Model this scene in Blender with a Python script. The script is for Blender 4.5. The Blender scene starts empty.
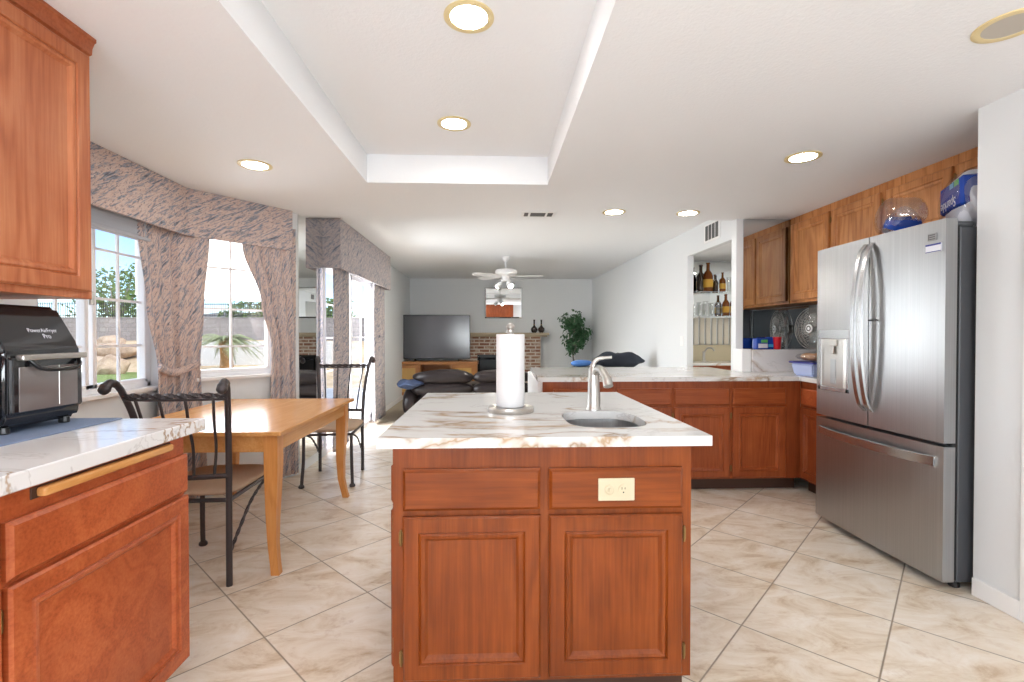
import bpy, bmesh, math, random
from mathutils import Vector, Matrix, noise
random.seed(7)
R = math.radians
scene = bpy.context.scene
COL = scene.collection

# ------------------------------------------------------------------ camera
cam_d = bpy.data.cameras.new('camera')
cam = bpy.data.objects.new('camera', cam_d)
COL.objects.link(cam)
cam_d.sensor_width = 36.0
cam_d.lens = 36.0 * 482 / 1024
cam_d.clip_start = 0.02
cam_d.clip_end = 1000
cam.location = (0, 0, 1.24)
cam.rotation_euler = (R(90 - 0.7), 0, R(-2.38))
scene.camera = cam

# ------------------------------------------------------------------ colour management
scene.view_settings.view_transform = 'Standard'
scene.view_settings.look = 'None'
scene.view_settings.gamma = 1.0
scene.view_settings.use_curve_mapping = False
scene.view_settings.exposure = 0.28
scene.cycles.use_denoising = True
scene.cycles.max_bounces = 12
scene.cycles.diffuse_bounces = 7
scene.cycles.glossy_bounces = 6
scene.cycles.transmission_bounces = 8
scene.cycles.transparent_max_bounces = 16
scene.cycles.sample_clamp_indirect = 6.0
scene.cycles.caustics_reflective = False
scene.cycles.caustics_refractive = False

# ------------------------------------------------------------------ world and sun
world = bpy.data.worlds.new('world')
scene.world = world
world.use_nodes = True
wn = world.node_tree
wn.nodes.clear()
sky = wn.nodes.new('ShaderNodeTexSky')
sky.sky_type = 'NISHITA'
sky.sun_disc = False
sky.sun_elevation = R(48)
sky.sun_rotation = R(150)
sky.altitude = 1200
sky.air_density = 0.9
sky.dust_density = 0.1
sky.ozone_density = 4.0
bgn = wn.nodes.new('ShaderNodeBackground')
bgn.inputs['Strength'].default_value = 0.22
won = wn.nodes.new('ShaderNodeOutputWorld')
wn.links.new(sky.outputs[0], bgn.inputs[0])
wn.links.new(bgn.outputs[0], won.inputs[0])
sun_d = bpy.data.lights.new('sun', 'SUN')
sun_d.energy = 3.6
sun_d.angle = R(0.6)
sun_d.color = (1.0, 0.95, 0.86)
sun = bpy.data.objects.new('sun', sun_d)
COL.objects.link(sun)
sun.rotation_euler = (R(48), 0, R(58))
sun.location = (-5, -5, 12)
CAN_W = 62.0       # radiance of a lit ceiling lamp lens
FAN_W = 1300.0

def area(name, loc, rot, sx, sy, energy, col):
    d = bpy.data.lights.new(name, 'AREA')
    d.shape = 'RECTANGLE'; d.size = sx; d.size_y = sy; d.energy = energy; d.color = col
    o = bpy.data.objects.new(name, d); COL.objects.link(o)
    o.location = loc; o.rotation_euler = rot
    return o
# fill lamp added at the invented back window; daylight lamp outside the glass door
area('back_fill_light', (-0.12, -2.12, 1.17), (R(122), 0, 0), 3.0, 0.75, 92.0, (0.90, 0.95, 1.0))
area('window_daylight_door', (-2.9, 6.1, 1.15), (R(76), 0, R(-90)), 3.4, 2.3, 280.0, (0.93, 0.97, 1.0))
# second sun lamp added as broad soft fill from the west side
sk_d = bpy.data.lights.new('west_fill_sun', 'SUN')
sk_d.energy = 6.0; sk_d.angle = R(75); sk_d.color = (0.95, 0.975, 1.0)
sk_o = bpy.data.objects.new('west_fill_sun', sk_d); COL.objects.link(sk_o)
sk_o.rotation_euler = (R(74), 0, R(-90)); sk_o.location = (-8, 5, 5)

# ------------------------------------------------------------------ material helpers
def newmat(name):
    m = bpy.data.materials.new(name)
    m.use_nodes = True
    nt = m.node_tree
    return m, nt, nt.nodes['Principled BSDF'], nt.nodes, nt.links

def simple(name, col, rough=0.5, metal=0.0, spec=0.5, **kw):
    m, nt, b, N, L = newmat(name)
    b.inputs['Base Color'].default_value = (*col, 1)
    b.inputs['Roughness'].default_value = rough
    b.inputs['Metallic'].default_value = metal
    b.inputs['Specular IOR Level'].default_value = spec
    for k, v in kw.items():
        b.inputs[k.replace('_', ' ')].default_value = v
    return m

def srgb(r, g, b):
    f = lambda c: (c / 255 / 12.92) if c / 255 <= 0.04045 else ((c / 255 + 0.055) / 1.055) ** 2.4
    return (f(r), f(g), f(b))

def coords(N, L, kind='Object', scale=(1, 1, 1), rot=(0, 0, 0), loc=(0, 0, 0)):
    t = N.new('ShaderNodeTexCoord')
    mp = N.new('ShaderNodeMapping')
    mp.inputs['Scale'].default_value = scale
    mp.inputs['Rotation'].default_value = rot
    mp.inputs['Location'].default_value = loc
    L.new(t.outputs[kind], mp.inputs[0])
    return mp.outputs[0]

def nz(N, L, vec, scale, detail=4, rough=0.55, dist=0.0):
    n = N.new('ShaderNodeTexNoise')
    n.inputs['Scale'].default_value = scale
    n.inputs['Detail'].default_value = detail
    n.inputs['Roughness'].default_value = rough
    n.inputs['Distortion'].default_value = dist
    L.new(vec, n.inputs['Vector'])
    return n.outputs['Fac']

def ramp(N, L, fac, stops, interp='LINEAR'):
    r = N.new('ShaderNodeValToRGB')
    r.color_ramp.interpolation = interp
    el = r.color_ramp.elements
    while len(el) < len(stops):
        el.new(0.5)
    for e, (p, c) in zip(el, stops):
        e.position = p
        e.color = (*c, 1) if len(c) == 3 else c
    L.new(fac, r.inputs[0])
    return r.outputs[0]

def mathn(N, L, op, a, b=None, clamp=False):
    n = N.new('ShaderNodeMath')
    n.operation = op
    n.use_clamp = clamp
    for i, v in enumerate((a, b)):
        if v is None:
            continue
        if isinstance(v, (int, float)):
            n.inputs[i].default_value = v
        else:
            L.new(v, n.inputs[i])
    return n.outputs[0]

def mix(N, L, fac, a, b, mode='MIX'):
    n = N.new('ShaderNodeMix')
    n.data_type = 'RGBA'
    n.blend_type = mode
    for i, v in ((0, fac), (6, a), (7, b)):
        if isinstance(v, (int, float)):
            n.inputs[i].default_value = v
        elif isinstance(v, tuple):
            n.inputs[i].default_value = (*v, 1)
        else:
            L.new(v, n.inputs[i])
    return n.outputs[2]

def bump(N, L, b, h, strength=0.2, dist=0.002):
    n = N.new('ShaderNodeBump')
    n.inputs['Strength'].default_value = strength
    n.inputs['Distance'].default_value = dist
    L.new(h, n.inputs['Height'])
    L.new(n.outputs[0], b.inputs['Normal'])

def wood(name, dark, mid, light, axis='Z', rough=0.35, fine=1.0, seed=0.0, ring=0.17):
    m, nt, b, N, L = newmat(name)
    s = {'Z': (5, 5, 0.8), 'X': (0.8, 5, 5), 'Y': (5, 0.8, 5)}[axis]
    s2 = {'Z': (110, 110, 4), 'X': (4, 110, 110), 'Y': (110, 4, 110)}[axis]
    v = coords(N, L, 'Object', s, loc=(seed, seed * 1.3, seed * .7))
    v2 = coords(N, L, 'Object', s2)
    f = nz(N, L, v, 1.2, 2, 0.45, 0.6)
    rings = mathn(N, L, 'SINE', mathn(N, L, 'MULTIPLY', f, 34.0))
    rings = mathn(N, L, 'MULTIPLY_ADD', rings, 0.5)
    N[-1].inputs[2].default_value = 0.5
    g = nz(N, L, v2, 1.0, 3, 0.6)
    t = mathn(N, L, 'ADD', mathn(N, L, 'MULTIPLY', rings, ring), mathn(N, L, 'MULTIPLY', g, 0.75 * fine))
    c = ramp(N, L, t, [(0.12, dark), (0.46, mid), (0.80, light)])
    blot = nz(N, L, coords(N, L, 'Object', (1, 1, 1)), 3.0, 4, 0.6)
    c = mix(N, L, ramp(N, L, blot, [(0.35, (0, 0, 0)), (0.7, (0.45, 0.45, 0.45))]), c, dark)
    L.new(c, b.inputs['Base Color'])
    b.inputs['Roughness'].default_value = rough
    b.inputs['Specular IOR Level'].default_value = 0.35
    bump(N, L, b, g, 0.15, 0.001)
    return m

def marble(name, base=(0.78, 0.775, 0.76), vein=(0.29, 0.18, 0.09), offs=(0, 0, 0), amount=1.0, grey=(0.55, 0.53, 0.52), mlo=0.47, sc=(0.75, 1.7, 1.2)):
    m, nt, b, N, L = newmat(name)
    v = coords(N, L, 'Object', sc, rot=(0, 0, R(-14)), loc=offs)
    f = nz(N, L, v, 1.35, 6, 0.55, 0.5)
    d = mathn(N, L, 'ABSOLUTE', mathn(N, L, 'SUBTRACT', f, 0.5))
    v1 = ramp(N, L, d, [(0.0, (.9, .9, .9)), (0.007, (0.5, 0.5, 0.5)), (0.018 * amount, (0, 0, 0))])
    mask = ramp(N, L, nz(N, L, coords(N, L, 'Object', (1, 1, 1), loc=(3, 1, 0)), 1.6, 3), [(mlo, (0, 0, 0)), (mlo + .11, (1, 1, 1))])
    vv = mix(N, L, 1.0, v1, mask, 'MULTIPLY')
    f2 = nz(N, L, coords(N, L, 'Object', (1.1, 2.4, 2), rot=(0, 0, R(10)), loc=(5, 2, 1)), 1.6, 5, 0.6, 0.8)
    d2 = mathn(N, L, 'ABSOLUTE', mathn(N, L, 'SUBTRACT', f2, 0.47))
    v2 = ramp(N, L, d2, [(0.0, (0.55, 0.55, 0.55)), (0.012, (0, 0, 0))])
    c = mix(N, L, v2, base, grey)
    vc = ramp(N, L, nz(N, L, coords(N, L), 9, 4), [(0.35, vein), (0.65, (vein[0] * 1.7, vein[1] * 1.75, vein[2] * 1.8))])
    c = mix(N, L, vv, c, vc)
    L.new(c, b.inputs['Base Color'])
    b.inputs['Roughness'].default_value = 0.12
    return m

def fabric(name, blueish=0.0, scale=1.0, ang=32):
    m, nt, b, N, L = newmat(name)
    def rs(an, sc):
        v0 = coords(N, L, 'UV', (1, 1, 1), rot=(0, 0, R(-an)))
        mp = N.new('ShaderNodeMapping'); mp.inputs['Scale'].default_value = sc
        L.new(v0, mp.inputs[0]); return mp.outputs[0]
    v = rs(ang, (2.4 * scale, 15 * scale, 1))
    f = nz(N, L, v, 2.0, 6, 0.7, 0.4)
    salmon, pink, blue, slate = srgb(202, 174, 162), srgb(214, 202, 196), srgb(156, 166, 180), srgb(112, 114, 124)
    if blueish:
        salmon = tuple(a * (1 - blueish) + c * blueish for a, c in zip(salmon, srgb(176, 176, 186)))
    c = ramp(N, L, f, [(0.36, slate), (0.42, blue), (0.455, salmon), (0.50, pink), (0.54, salmon), (0.575, blue), (0.61, slate), (0.65, pink)])
    v2 = rs(ang + 10, (24 * scale, 46 * scale, 1))
    fl = nz(N, L, v2, 1.6, 3, 0.6)
    c = mix(N, L, ramp(N, L, fl, [(0.57, (0, 0, 0)), (0.64, (0.8, 0.8, 0.8))]), c, slate)
    L.new(c, b.inputs['Base Color'])
    b.inputs['Roughness'].default_value = 0.85
    b.inputs['Specular IOR Level'].default_value = 0.15
    return m

def paint(name, col, bumpscale=120, strength=0.12, rough=0.75):
    m, nt, b, N, L = newmat(name)
    b.inputs['Base Color'].default_value = (*col, 1)
    b.inputs['Roughness'].default_value = rough
    b.inputs['Specular IOR Level'].default_value = 0.25
    f = nz(N, L, coords(N, L), bumpscale, 3, 0.6)
    bump(N, L, b, f, strength, 0.004)
    return m

def glass_thin(name, tint=(1, 1, 1), gloss=0.07):
    m, nt, b, N, L = newmat(name)
    N.remove(b)
    tr = N.new('ShaderNodeBsdfTransparent')
    tr.inputs[0].default_value = (*tint, 1)
    gl = N.new('ShaderNodeBsdfGlossy')
    gl.inputs['Roughness'].default_value = 0.02
    mx = N.new('ShaderNodeMixShader')
    mx.inputs[0].default_value = gloss
    L.new(tr.outputs[0], mx.inputs[1])
    L.new(gl.outputs[0], mx.inputs[2])
    L.new(mx.outputs[0], N['Material Output'].inputs[0])
    return m

def emis(name, col, s):
    m, nt, b, N, L = newmat(name)
    b.inputs['Base Color'].default_value = (*col, 1)
    b.inputs['Emission Color'].default_value = (*col, 1)
    b.inputs['Emission Strength'].default_value = s
    return m

def steel(name, col=(0.56, 0.57, 0.58), rough=0.3, axis='Z'):
    m, nt, b, N, L = newmat(name)
    s = {'Z': (160, 160, 1.0), 'Y': (160, 1, 160)}[axis]
    f = nz(N, L, coords(N, L, 'Object', s), 1.0, 3, 0.6)
    L.new(ramp(N, L, f, [(0.3, tuple(c * 0.92 for c in col)), (0.7, tuple(min(1, c * 1.06) for c in col))]), b.inputs['Base Color'])
    b.inputs['Metallic'].default_value = 1.0
    rr = N.new('ShaderNodeMapRange')
    rr.inputs['To Min'].default_value = rough * 0.85
    rr.inputs['To Max'].default_value = rough * 1.2
    L.new(f, rr.inputs['Value'])
    L.new(rr.outputs[0], b.inputs['Roughness'])
    return m

M = {}
M['wall'] = paint('wall_paint', srgb(226, 229, 231), 90, 0.10)
M['ceil'] = paint('ceiling_paint', srgb(240, 242, 244), 70, 0.45, 0.85)
M['white'] = simple('white_trim', srgb(238, 238, 238), 0.4)
M['pvc'] = simple('white_window_frame', srgb(240, 241, 243), 0.35)
M['dkwood_v'] = wood('base_wood_vertical', srgb(96, 42, 10), srgb(134, 64, 20), srgb(156, 82, 32), 'Z', 0.32)
M['dkwood_x'] = wood('base_wood_along_x', srgb(96, 42, 10), srgb(134, 64, 20), srgb(156, 82, 32), 'X', 0.32, seed=3)
M['dkwood_y'] = wood('base_wood_along_y', srgb(138, 62, 32), srgb(188, 96, 54), srgb(208, 122, 74), 'Y', 0.32, seed=5)
M['rdwood_v'] = wood('red_wood_vertical', srgb(118, 54, 26), srgb(158, 80, 42), srgb(178, 100, 56), 'Z', 0.32, seed=7)
M['rdwood_x'] = wood('red_wood_along_x', srgb(118, 54, 26), srgb(158, 80, 42), srgb(178, 100, 56), 'X', 0.32, seed=9)
M['oak_v'] = wood('upper_oak_vertical', srgb(140, 84, 42), srgb(188, 124, 70), srgb(212, 150, 94), 'Z', 0.4, seed=2, ring=0.30)
M['oak_y'] = wood('upper_oak_along_y', srgb(140, 84, 42), srgb(188, 124, 70), srgb(212, 150, 94), 'Y', 0.4, seed=4, ring=0.30)
M['lwood_v'] = wood('near_upper_oak', srgb(150, 78, 44), srgb(186, 110, 70), srgb(204, 134, 92), 'Z', 0.4, seed=6, ring=0.30)
M['lwood_y'] = wood('near_upper_oak_y', srgb(134, 66, 34), srgb(170, 92, 54), srgb(190, 112, 72), 'Y', 0.4, seed=6)
M['table'] = wood('table_wood', srgb(196, 134, 72), srgb(218, 160, 98), srgb(230, 178, 118), 'Y', 0.22, fine=0.8)
M['table_leg'] = wood('table_leg_wood', srgb(190, 122, 62), srgb(214, 150, 86), srgb(226, 168, 104), 'Z', 0.3, fine=0.8)
M['tvwood'] = wood('tv_stand_wood', srgb(146, 96, 52), srgb(182, 126, 76), srgb(200, 146, 96), 'X', 0.4)
M['marble'] = marble('marble_quartz', amount=1.5, mlo=0.41)
M['marble2'] = marble('marble_quartz_peninsula', offs=(2.3, 0.7, 0), amount=1.2)
M['marble3'] = marble('marble_quartz_counter', offs=(0.9, 4.1, 0), amount=0.45, base=(0.84, 0.84, 0.84))
M['marble4'] = marble('marble_backsplash', offs=(1.1, 3.1, 0.35), amount=4.0, base=(0.72, 0.70, 0.70), mlo=0.1, vein=(0.22, 0.14, 0.08), sc=(1.2, 1.2, 1.6))
M['steel'] = steel('brushed_steel', (0.44, 0.445, 0.45), 0.34)
M['steel_h'] = simple('satin_steel', (0.52, 0.525, 0.53), 0.27, 1.0)
M['chrome'] = simple('satin_nickel', (0.55, 0.53, 0.50), 0.30, 1.0)
M['darkgrey'] = simple('fridge_side_grey', srgb(88, 90, 94), 0.45, 0.2)
M['black'] = simple('black_plastic', srgb(22, 22, 24), 0.3)
M['gloss_black'] = simple('glossy_black', srgb(30, 30, 33), 0.08, 0.0, 0.7)
M['brass'] = simple('aged_brass', srgb(150, 122, 78), 0.35, 0.9)
M['iron'] = simple('dark_iron', srgb(76, 70, 71), 0.42, 0.5)
M['seat'] = paint('tan_seat_fabric', srgb(186, 160, 136), 400, 0.2, 0.9)
M['fabric'] = fabric('salmon_grey_fabric')
M['fabric2'] = fabric('grey_blue_fabric', 0.55, 1.5, 40)
M['fabric_c'] = fabric('curtain_fabric', 0.0, 1.0, 50)
M['fabric_c2'] = fabric('curtain_fabric_grey', 0.5, 1.4, 50)
M['mirror'] = simple('mirror_glass', (0.86, 0.88, 0.88), 0.0, 1.0)
M['mirror_dim'] = simple('smoked_mirror_glass', (0.62, 0.66, 0.68), 0.01, 1.0)
M['glass'] = glass_thin('window_glass')
M['glass2'] = glass_thin('clear_shelf_glass', (0.955, 0.96, 0.955), 0.14)
M['lens_on'] = emis('lamp_lens_lit', (1.0, 0.96, 0.91), CAN_W)
M['lens_off'] = simple('lamp_lens_unlit', srgb(190, 184, 172), 0.5)
M['fan_lens'] = emis('fan_lamp_lens', (1.0, 0.93, 0.82), FAN_W)
M['can_ring'] = simple('cream_lamp_ring', srgb(226, 208, 158), 0.45)
M['leather'] = paint('black_leather', srgb(44, 38, 38), 60, 0.2, 0.28)
M['denim'] = simple('blue_throw_fabric', srgb(60, 74, 104), 0.8)
M['navy'] = simple('dark_navy_cloth', srgb(40, 46, 58), 0.8)
M['bluecush'] = simple('bright_blue_cushion_cloth', srgb(70, 118, 186), 0.8)
M['cream'] = simple('cream_plastic', srgb(206, 194, 164), 0.4)
M['paper'] = paint('white_paper', srgb(228, 227, 228), 250, 0.15, 0.9)
M['foliage'] = simple('ficus_leaf_green', srgb(58, 96, 62), 0.5)
M['vase'] = simple('dark_glazed_ceramic', srgb(46, 36, 32), 0.2)
M['amber'] = simple('amber_bottle_glass', srgb(112, 58, 14), 0.08, 0, 0.6)
M['darkbottle'] = simple('dark_bottle_glass', srgb(50, 34, 22), 0.08, 0, 0.6)
M['label'] = simple('bottle_label_yellow', srgb(206, 158, 56), 0.6)
M['red'] = simple('red_plastic', srgb(204, 30, 44), 0.3)
M['bluepack'] = simple('blue_wrap', srgb(24, 66, 160), 0.25)
M['whitepack'] = simple('white_wrap', srgb(226, 228, 238), 0.3)
M['greenpack'] = simple('green_wrap', srgb(90, 180, 90), 0.3)
M['cyanpack'] = simple('cyan_wrap', srgb(70, 170, 215), 0.3)
M['film'] = glass_thin('clear_plastic_film', (0.92, 0.92, 0.93), 0.16)
M['bread'] = simple('baked_bread_crust', srgb(206, 160, 122), 0.7)
M['palebox'] = simple('pale_blue_plastic_box', srgb(176, 188, 224), 0.3)
M['bluelid'] = simple('blue_plastic_lid', srgb(52, 56, 140), 0.35)
M['mantel'] = simple('tan_painted_wood', srgb(170, 156, 132), 0.6)
M['carpet'] = paint('beige_carpet', srgb(176, 164, 146), 300, 0.6, 0.95)
M['toe'] = simple('dark_toe_kick', srgb(70, 44, 30), 0.6)
M['screen'] = simple('tv_screen', srgb(72, 74, 80), 0.16, 0.0, 0.9)
M['amber_glass'] = simple('amber_door_glass', srgb(206, 168, 104), 0.15)
M['vent'] = simple('vent_grey', srgb(150, 150, 150), 0.5)
M['vent_dark'] = simple('vent_shadow_gap', srgb(92, 92, 92), 0.7)
M['blind'] = simple('grey_blind_slats', srgb(176, 180, 188), 0.5)
M['greymat'] = paint('blue_grey_mat', srgb(126, 142, 170), 200, 0.5, 0.9)

# floor tile
def floor_mat():
    m, nt, b, N, L = newmat('travertine_tile')
    t = N.new('ShaderNodeTexCoord')
    sp = N.new('ShaderNodeSeparateXYZ')
    L.new(t.outputs['Object'], sp.inputs[0])
    S = 0.4712
    def axis(sign, off):
        a = mathn(N, L, 'ADD' if sign > 0 else 'SUBTRACT', sp.outputs[1], sp.outputs[0])
        a = mathn(N, L, 'MULTIPLY', a, 0.70710678)
        a = mathn(N, L, 'DIVIDE', mathn(N, L, 'SUBTRACT', a, off - 20 * S), S)
        fr = mathn(N, L, 'FRACT', a)
        d = mathn(N, L, 'MINIMUM', fr, mathn(N, L, 'SUBTRACT', 1.0, fr))
        return mathn(N, L, 'FLOOR', a), d
    iu, du = axis(1, 2.641)
    iv, dv = axis(-1, 0.663)
    d = mathn(N, L, 'MINIMUM', du, dv)
    g = ramp(N, L, d, [(0.0045, (1, 1, 1)), (0.0085, (0, 0, 0))])
    cell = N.new('ShaderNodeCombineXYZ')
    L.new(iu, cell.inputs[0]); L.new(iv, cell.inputs[1])
    wnz = N.new('ShaderNodeTexWhiteNoise')
    L.new(cell.outputs[0], wnz.inputs[0])
    add = N.new('ShaderNodeVectorMath'); add.operation = 'MULTIPLY_ADD'
    L.new(wnz.outputs['Color'], add.inputs[0]); add.inputs[1].default_value = (7, 7, 7)
    L.new(t.outputs['Object'], add.inputs[2])
    mp = N.new('ShaderNodeMapping'); mp.inputs['Rotation'].default_value = (0, 0, R(-45)); mp.inputs['Scale'].default_value = (1, 2.2, 1)
    L.new(add.outputs[0], mp.inputs[0])
    f = nz(N, L, mp.outputs[0], 3.2, 8, 0.68, 0.8)
    c = ramp(N, L, f, [(0.32, srgb(194, 168, 136)), (0.43, srgb(220, 204, 182)), (0.52, srgb(231, 219, 202)), (0.66, srgb(240, 232, 221))])
    f2 = nz(N, L, add.outputs[0], 14, 6, 0.7)
    c = mix(N, L, ramp(N, L, f2, [(0.56, (0, 0, 0)), (0.74, (0.40, 0.40, 0.40))]), c, srgb(170, 130, 92))
    c = mix(N, L, g, c, srgb(150, 136, 118))
    L.new(c, b.inputs['Base Color'])
    b.inputs['Roughness'].default_value = 0.33
    bump(N, L, b, mathn(N, L, 'SUBTRACT', 1.0, g), 0.25, 0.002)
    return m
M['tile'] = floor_mat()

def brick_mat(name, c1, c2, mortar, w, h, ms=0.012):
    m, nt, b, N, L = newmat(name)
    t = N.new('ShaderNodeTexCoord')
    sp = N.new('ShaderNodeSeparateXYZ'); L.new(t.outputs['Object'], sp.inputs[0])
    cb = N.new('ShaderNodeCombineXYZ')
    L.new(mathn(N, L, 'ADD', sp.outputs[0], sp.outputs[1]), cb.inputs[0]); L.new(sp.outputs[2], cb.inputs[1])
    br = N.new('ShaderNodeTexBrick')
    br.inputs['Scale'].default_value = 1.0
    br.inputs['Brick Width'].default_value = w
    br.inputs['Row Height'].default_value = h
    br.inputs['Mortar Size'].default_value = ms
    br.inputs['Mortar Smooth'].default_value = 0.2
    br.inputs['Bias'].default_value = 0.1
    br.inputs['Color1'].default_value = (*c1, 1)
    br.inputs['Color2'].default_value = (*c2, 1)
    br.inputs['Mortar'].default_value = (*mortar, 1)
    L.new(cb.outputs[0], br.inputs['Vector'])
    f = nz(N, L, cb.outputs[0], 9.0, 3)
    c = mix(N, L, ramp(N, L, f, [(0.5, (0, 0, 0)), (0.62, (0.55, 0.55, 0.55))]), br.outputs['Color'], mortar)
    L.new(c, b.inputs['Base Color'])
    b.inputs['Roughness'].default_value = 0.85
    bump(N, L, b, br.outputs['Fac'], -0.5, 0.006)
    return m
M['brick'] = brick_mat('used_brick', srgb(120, 74, 56), srgb(146, 112, 92), srgb(192, 182, 170), 0.21, 0.068, 0.012)
M['block'] = brick_mat('grey_block', srgb(168, 160, 154), srgb(150, 142, 138), srgb(128, 120, 116), 0.40, 0.20, 0.010)

# ------------------------------------------------------------------ mesh helpers
def finish(name, bm, mat, parent=None, smooth=False, auto=None):
    me = bpy.data.meshes.new(name)
    bmesh.ops.recalc_face_normals(bm, faces=bm.faces[:])
    bm.to_mesh(me)
    bm.free()
    mats = mat if isinstance(mat, (list, tuple)) else [mat]
    for k in mats:
        me.materials.append(M[k] if isinstance(k, str) else k)
    if smooth:
        for p in me.polygons:
            p.use_smooth = True
        if auto:
            try:
                me.set_sharp_from_angle(angle=R(auto))
            except Exception:
                pass
    o = bpy.data.objects.new(name, me)
    COL.objects.link(o)
    if parent is not None:
        o.parent = parent
        o.matrix_parent_inverse = Matrix.Identity(4)
        if parent.get('_w'):
            pass
    return o

def BM():
    return bmesh.new()

def box(bm, a, b, bev=0.0, mi=0, T=None, seg=1):
    t = bmesh.new()
    bmesh.ops.create_cube(t, size=1.0)
    c = [(a[i] + b[i]) / 2 for i in range(3)]
    s = [abs(b[i] - a[i]) for i in range(3)]
    bmesh.ops.transform(t, matrix=Matrix.Translation(c) @ Matrix.Diagonal((*s, 1)), verts=t.verts[:])
    if bev > 0:
        bmesh.ops.bevel(t, geom=t.edges[:], offset=min(bev, min(s) * 0.45), segments=seg, affect='EDGES', profile=0.5)
    join(bm, t, T, mi)
    return bm

def join(bm, t, T=None, mi=0):
    if T is not None:
        bmesh.ops.transform(t, matrix=T, verts=t.verts[:])
    mp = {}
    for v in t.verts:
        mp[v] = bm.verts.new(v.co)
    for f in t.faces:
        try:
            nf = bm.faces.new([mp[v] for v in f.verts])
            nf.material_index = mi
        except ValueError:
            pass
    t.free()

def lathe(bm, prof, seg=24, c=(0, 0, 0), mi=0, T=None, cap=True):
    t = bmesh.new()
    rings = []
    for r, z in prof:
        rings.append([t.verts.new((r * math.cos(2 * math.pi * i / seg), r * math.sin(2 * math.pi * i / seg), z)) for i in range(seg)])
    for a, b in zip(rings, rings[1:]):
        for i in range(seg):
            t.faces.new((a[i], a[(i + 1) % seg], b[(i + 1) % seg], b[i]))
    if cap:
        if prof[0][0] > 1e-5: t.faces.new(rings[0][::-1])
        if prof[-1][0] > 1e-5: t.faces.new(rings[-1])
    bmesh.ops.remove_doubles(t, verts=t.verts[:], dist=1e-6)
    bmesh.ops.transform(t, matrix=Matrix.Translation(c), verts=t.verts[:])
    join(bm, t, T, mi)
    return bm

def tube(bm, pts, rad, seg=10, mi=0, T=None, flat=1.0, twist=0.0):
    pts = [Vector(p) for p in pts]
    n = len(pts)
    if not isinstance(rad, (list, tuple)):
        rad = [rad] * n
    t = bmesh.new()
    tan = []
    for i in range(n):
        d = pts[min(i + 1, n - 1)] - pts[max(i - 1, 0)]
        tan.append(d.normalized())
    up = Vector((0, 0, 1)) if abs(tan[0].z) < 0.9 else Vector((1, 0, 0))
    nrm = (up - tan[0] * up.dot(tan[0])).normalized()
    rings = []
    for i in range(n):
        nrm = (nrm - tan[i] * nrm.dot(tan[i])).normalized()
        bi = tan[i].cross(nrm)
        ring = []
        for k in range(seg):
            a = 2 * math.pi * k / seg + twist * i
            ring.append(t.verts.new(pts[i] + (nrm * math.cos(a) * flat + bi * math.sin(a)) * rad[i]))
        rings.append(ring)
    for a, b in zip(rings, rings[1:]):
        for k in range(seg):
            t.faces.new((a[k], a[(k + 1) % seg], b[(k + 1) % seg], b[k]))
    t.faces.new(rings[0][::-1]); t.faces.new(rings[-1])
    join(bm, t, T, mi)
    return bm

def rope(bm, pts, rad, T=None, pitch=0.6):
    """twisted square bar: a 4-sided tube whose ring turns along the path"""
    return tube(bm, pts, rad, 4, 0, T, 1.0, pitch)

def curve_pts(ctrl, n=16):
    """Catmull-Rom through the control points"""
    P = [Vector(p) for p in ctrl]
    P = [P[0] * 2 - P[1]] + P + [P[-1] * 2 - P[-2]]
    out = []
    for i in range(1, len(P) - 2):
        for k in range(n):
            t = k / n
            a, b, c, d = P[i - 1], P[i], P[i + 1], P[i + 2]
            out.append(0.5 * ((2 * b) + (c - a) * t + (2 * a - 5 * b + 4 * c - d) * t * t + (3 * b - a - 3 * c + d) * t ** 3))
    out.append(P[-2])
    return out

def pillow(bm, c, s, p=2.6, T=None, mi=0, nu=24, nv=12, wob=0.0, seed=0):
    """super-ellipsoid cushion"""
    t = bmesh.new()
    def sg(x, e): return math.copysign(abs(x) ** e, x)
    e = 2 / p
    rows = []
    for j in range(1, nv):
        ph = -math.pi / 2 + math.pi * j / nv
        row = []
        for i in range(nu):
            th = 2 * math.pi * i / nu
            x = sg(math.cos(ph), e * 1.3) * sg(math.cos(th), e)
            y = sg(math.cos(ph), e * 1.3) * sg(math.sin(th), e)
            z = sg(math.sin(ph), 1.0)
            v = Vector((x * s[0], y * s[1], z * s[2]))
            if wob:
                v += Vector(noise.noise_vector(v * 6 + Vector((seed, seed, seed)))) * wob
            row.append(t.verts.new(v + Vector(c)))
        rows.append(row)
    for a, b in zip(rows, rows[1:]):
        for i in range(nu):
            t.faces.new((a[i], a[(i + 1) % nu], b[(i + 1) % nu], b[i]))
    lo = t.verts.new(Vector(c) + Vector((0, 0, -s[2]))); hi = t.verts.new(Vector(c) + Vector((0, 0, s[2])))
    for i in range(nu):
        t.faces.new((lo, rows[0][(i + 1) % nu], rows[0][i]))
        t.faces.new((hi, rows[-1][i], rows[-1][(i + 1) % nu]))
    join(bm, t, T, mi)
    return bm

def thing(name, label, cat, loc=(0, 0, 0), rotz=0.0, group=None):
    o = bpy.data.objects.new(name, None)
    COL.objects.link(o)
    o.empty_display_size = 0.05
    o.location = loc
    o.rotation_euler = (0, 0, rotz)
    tag(o, label, cat, group)
    return o

def tag(o, label, cat, group=None, kind=None):
    o['label'] = label
    o['category'] = cat
    if group: o['group'] = group
    if kind: o['kind'] = kind
    return o

def struct(o, label=None):
    o['kind'] = 'structure'
    if label: o['label'] = label
    return o

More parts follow.
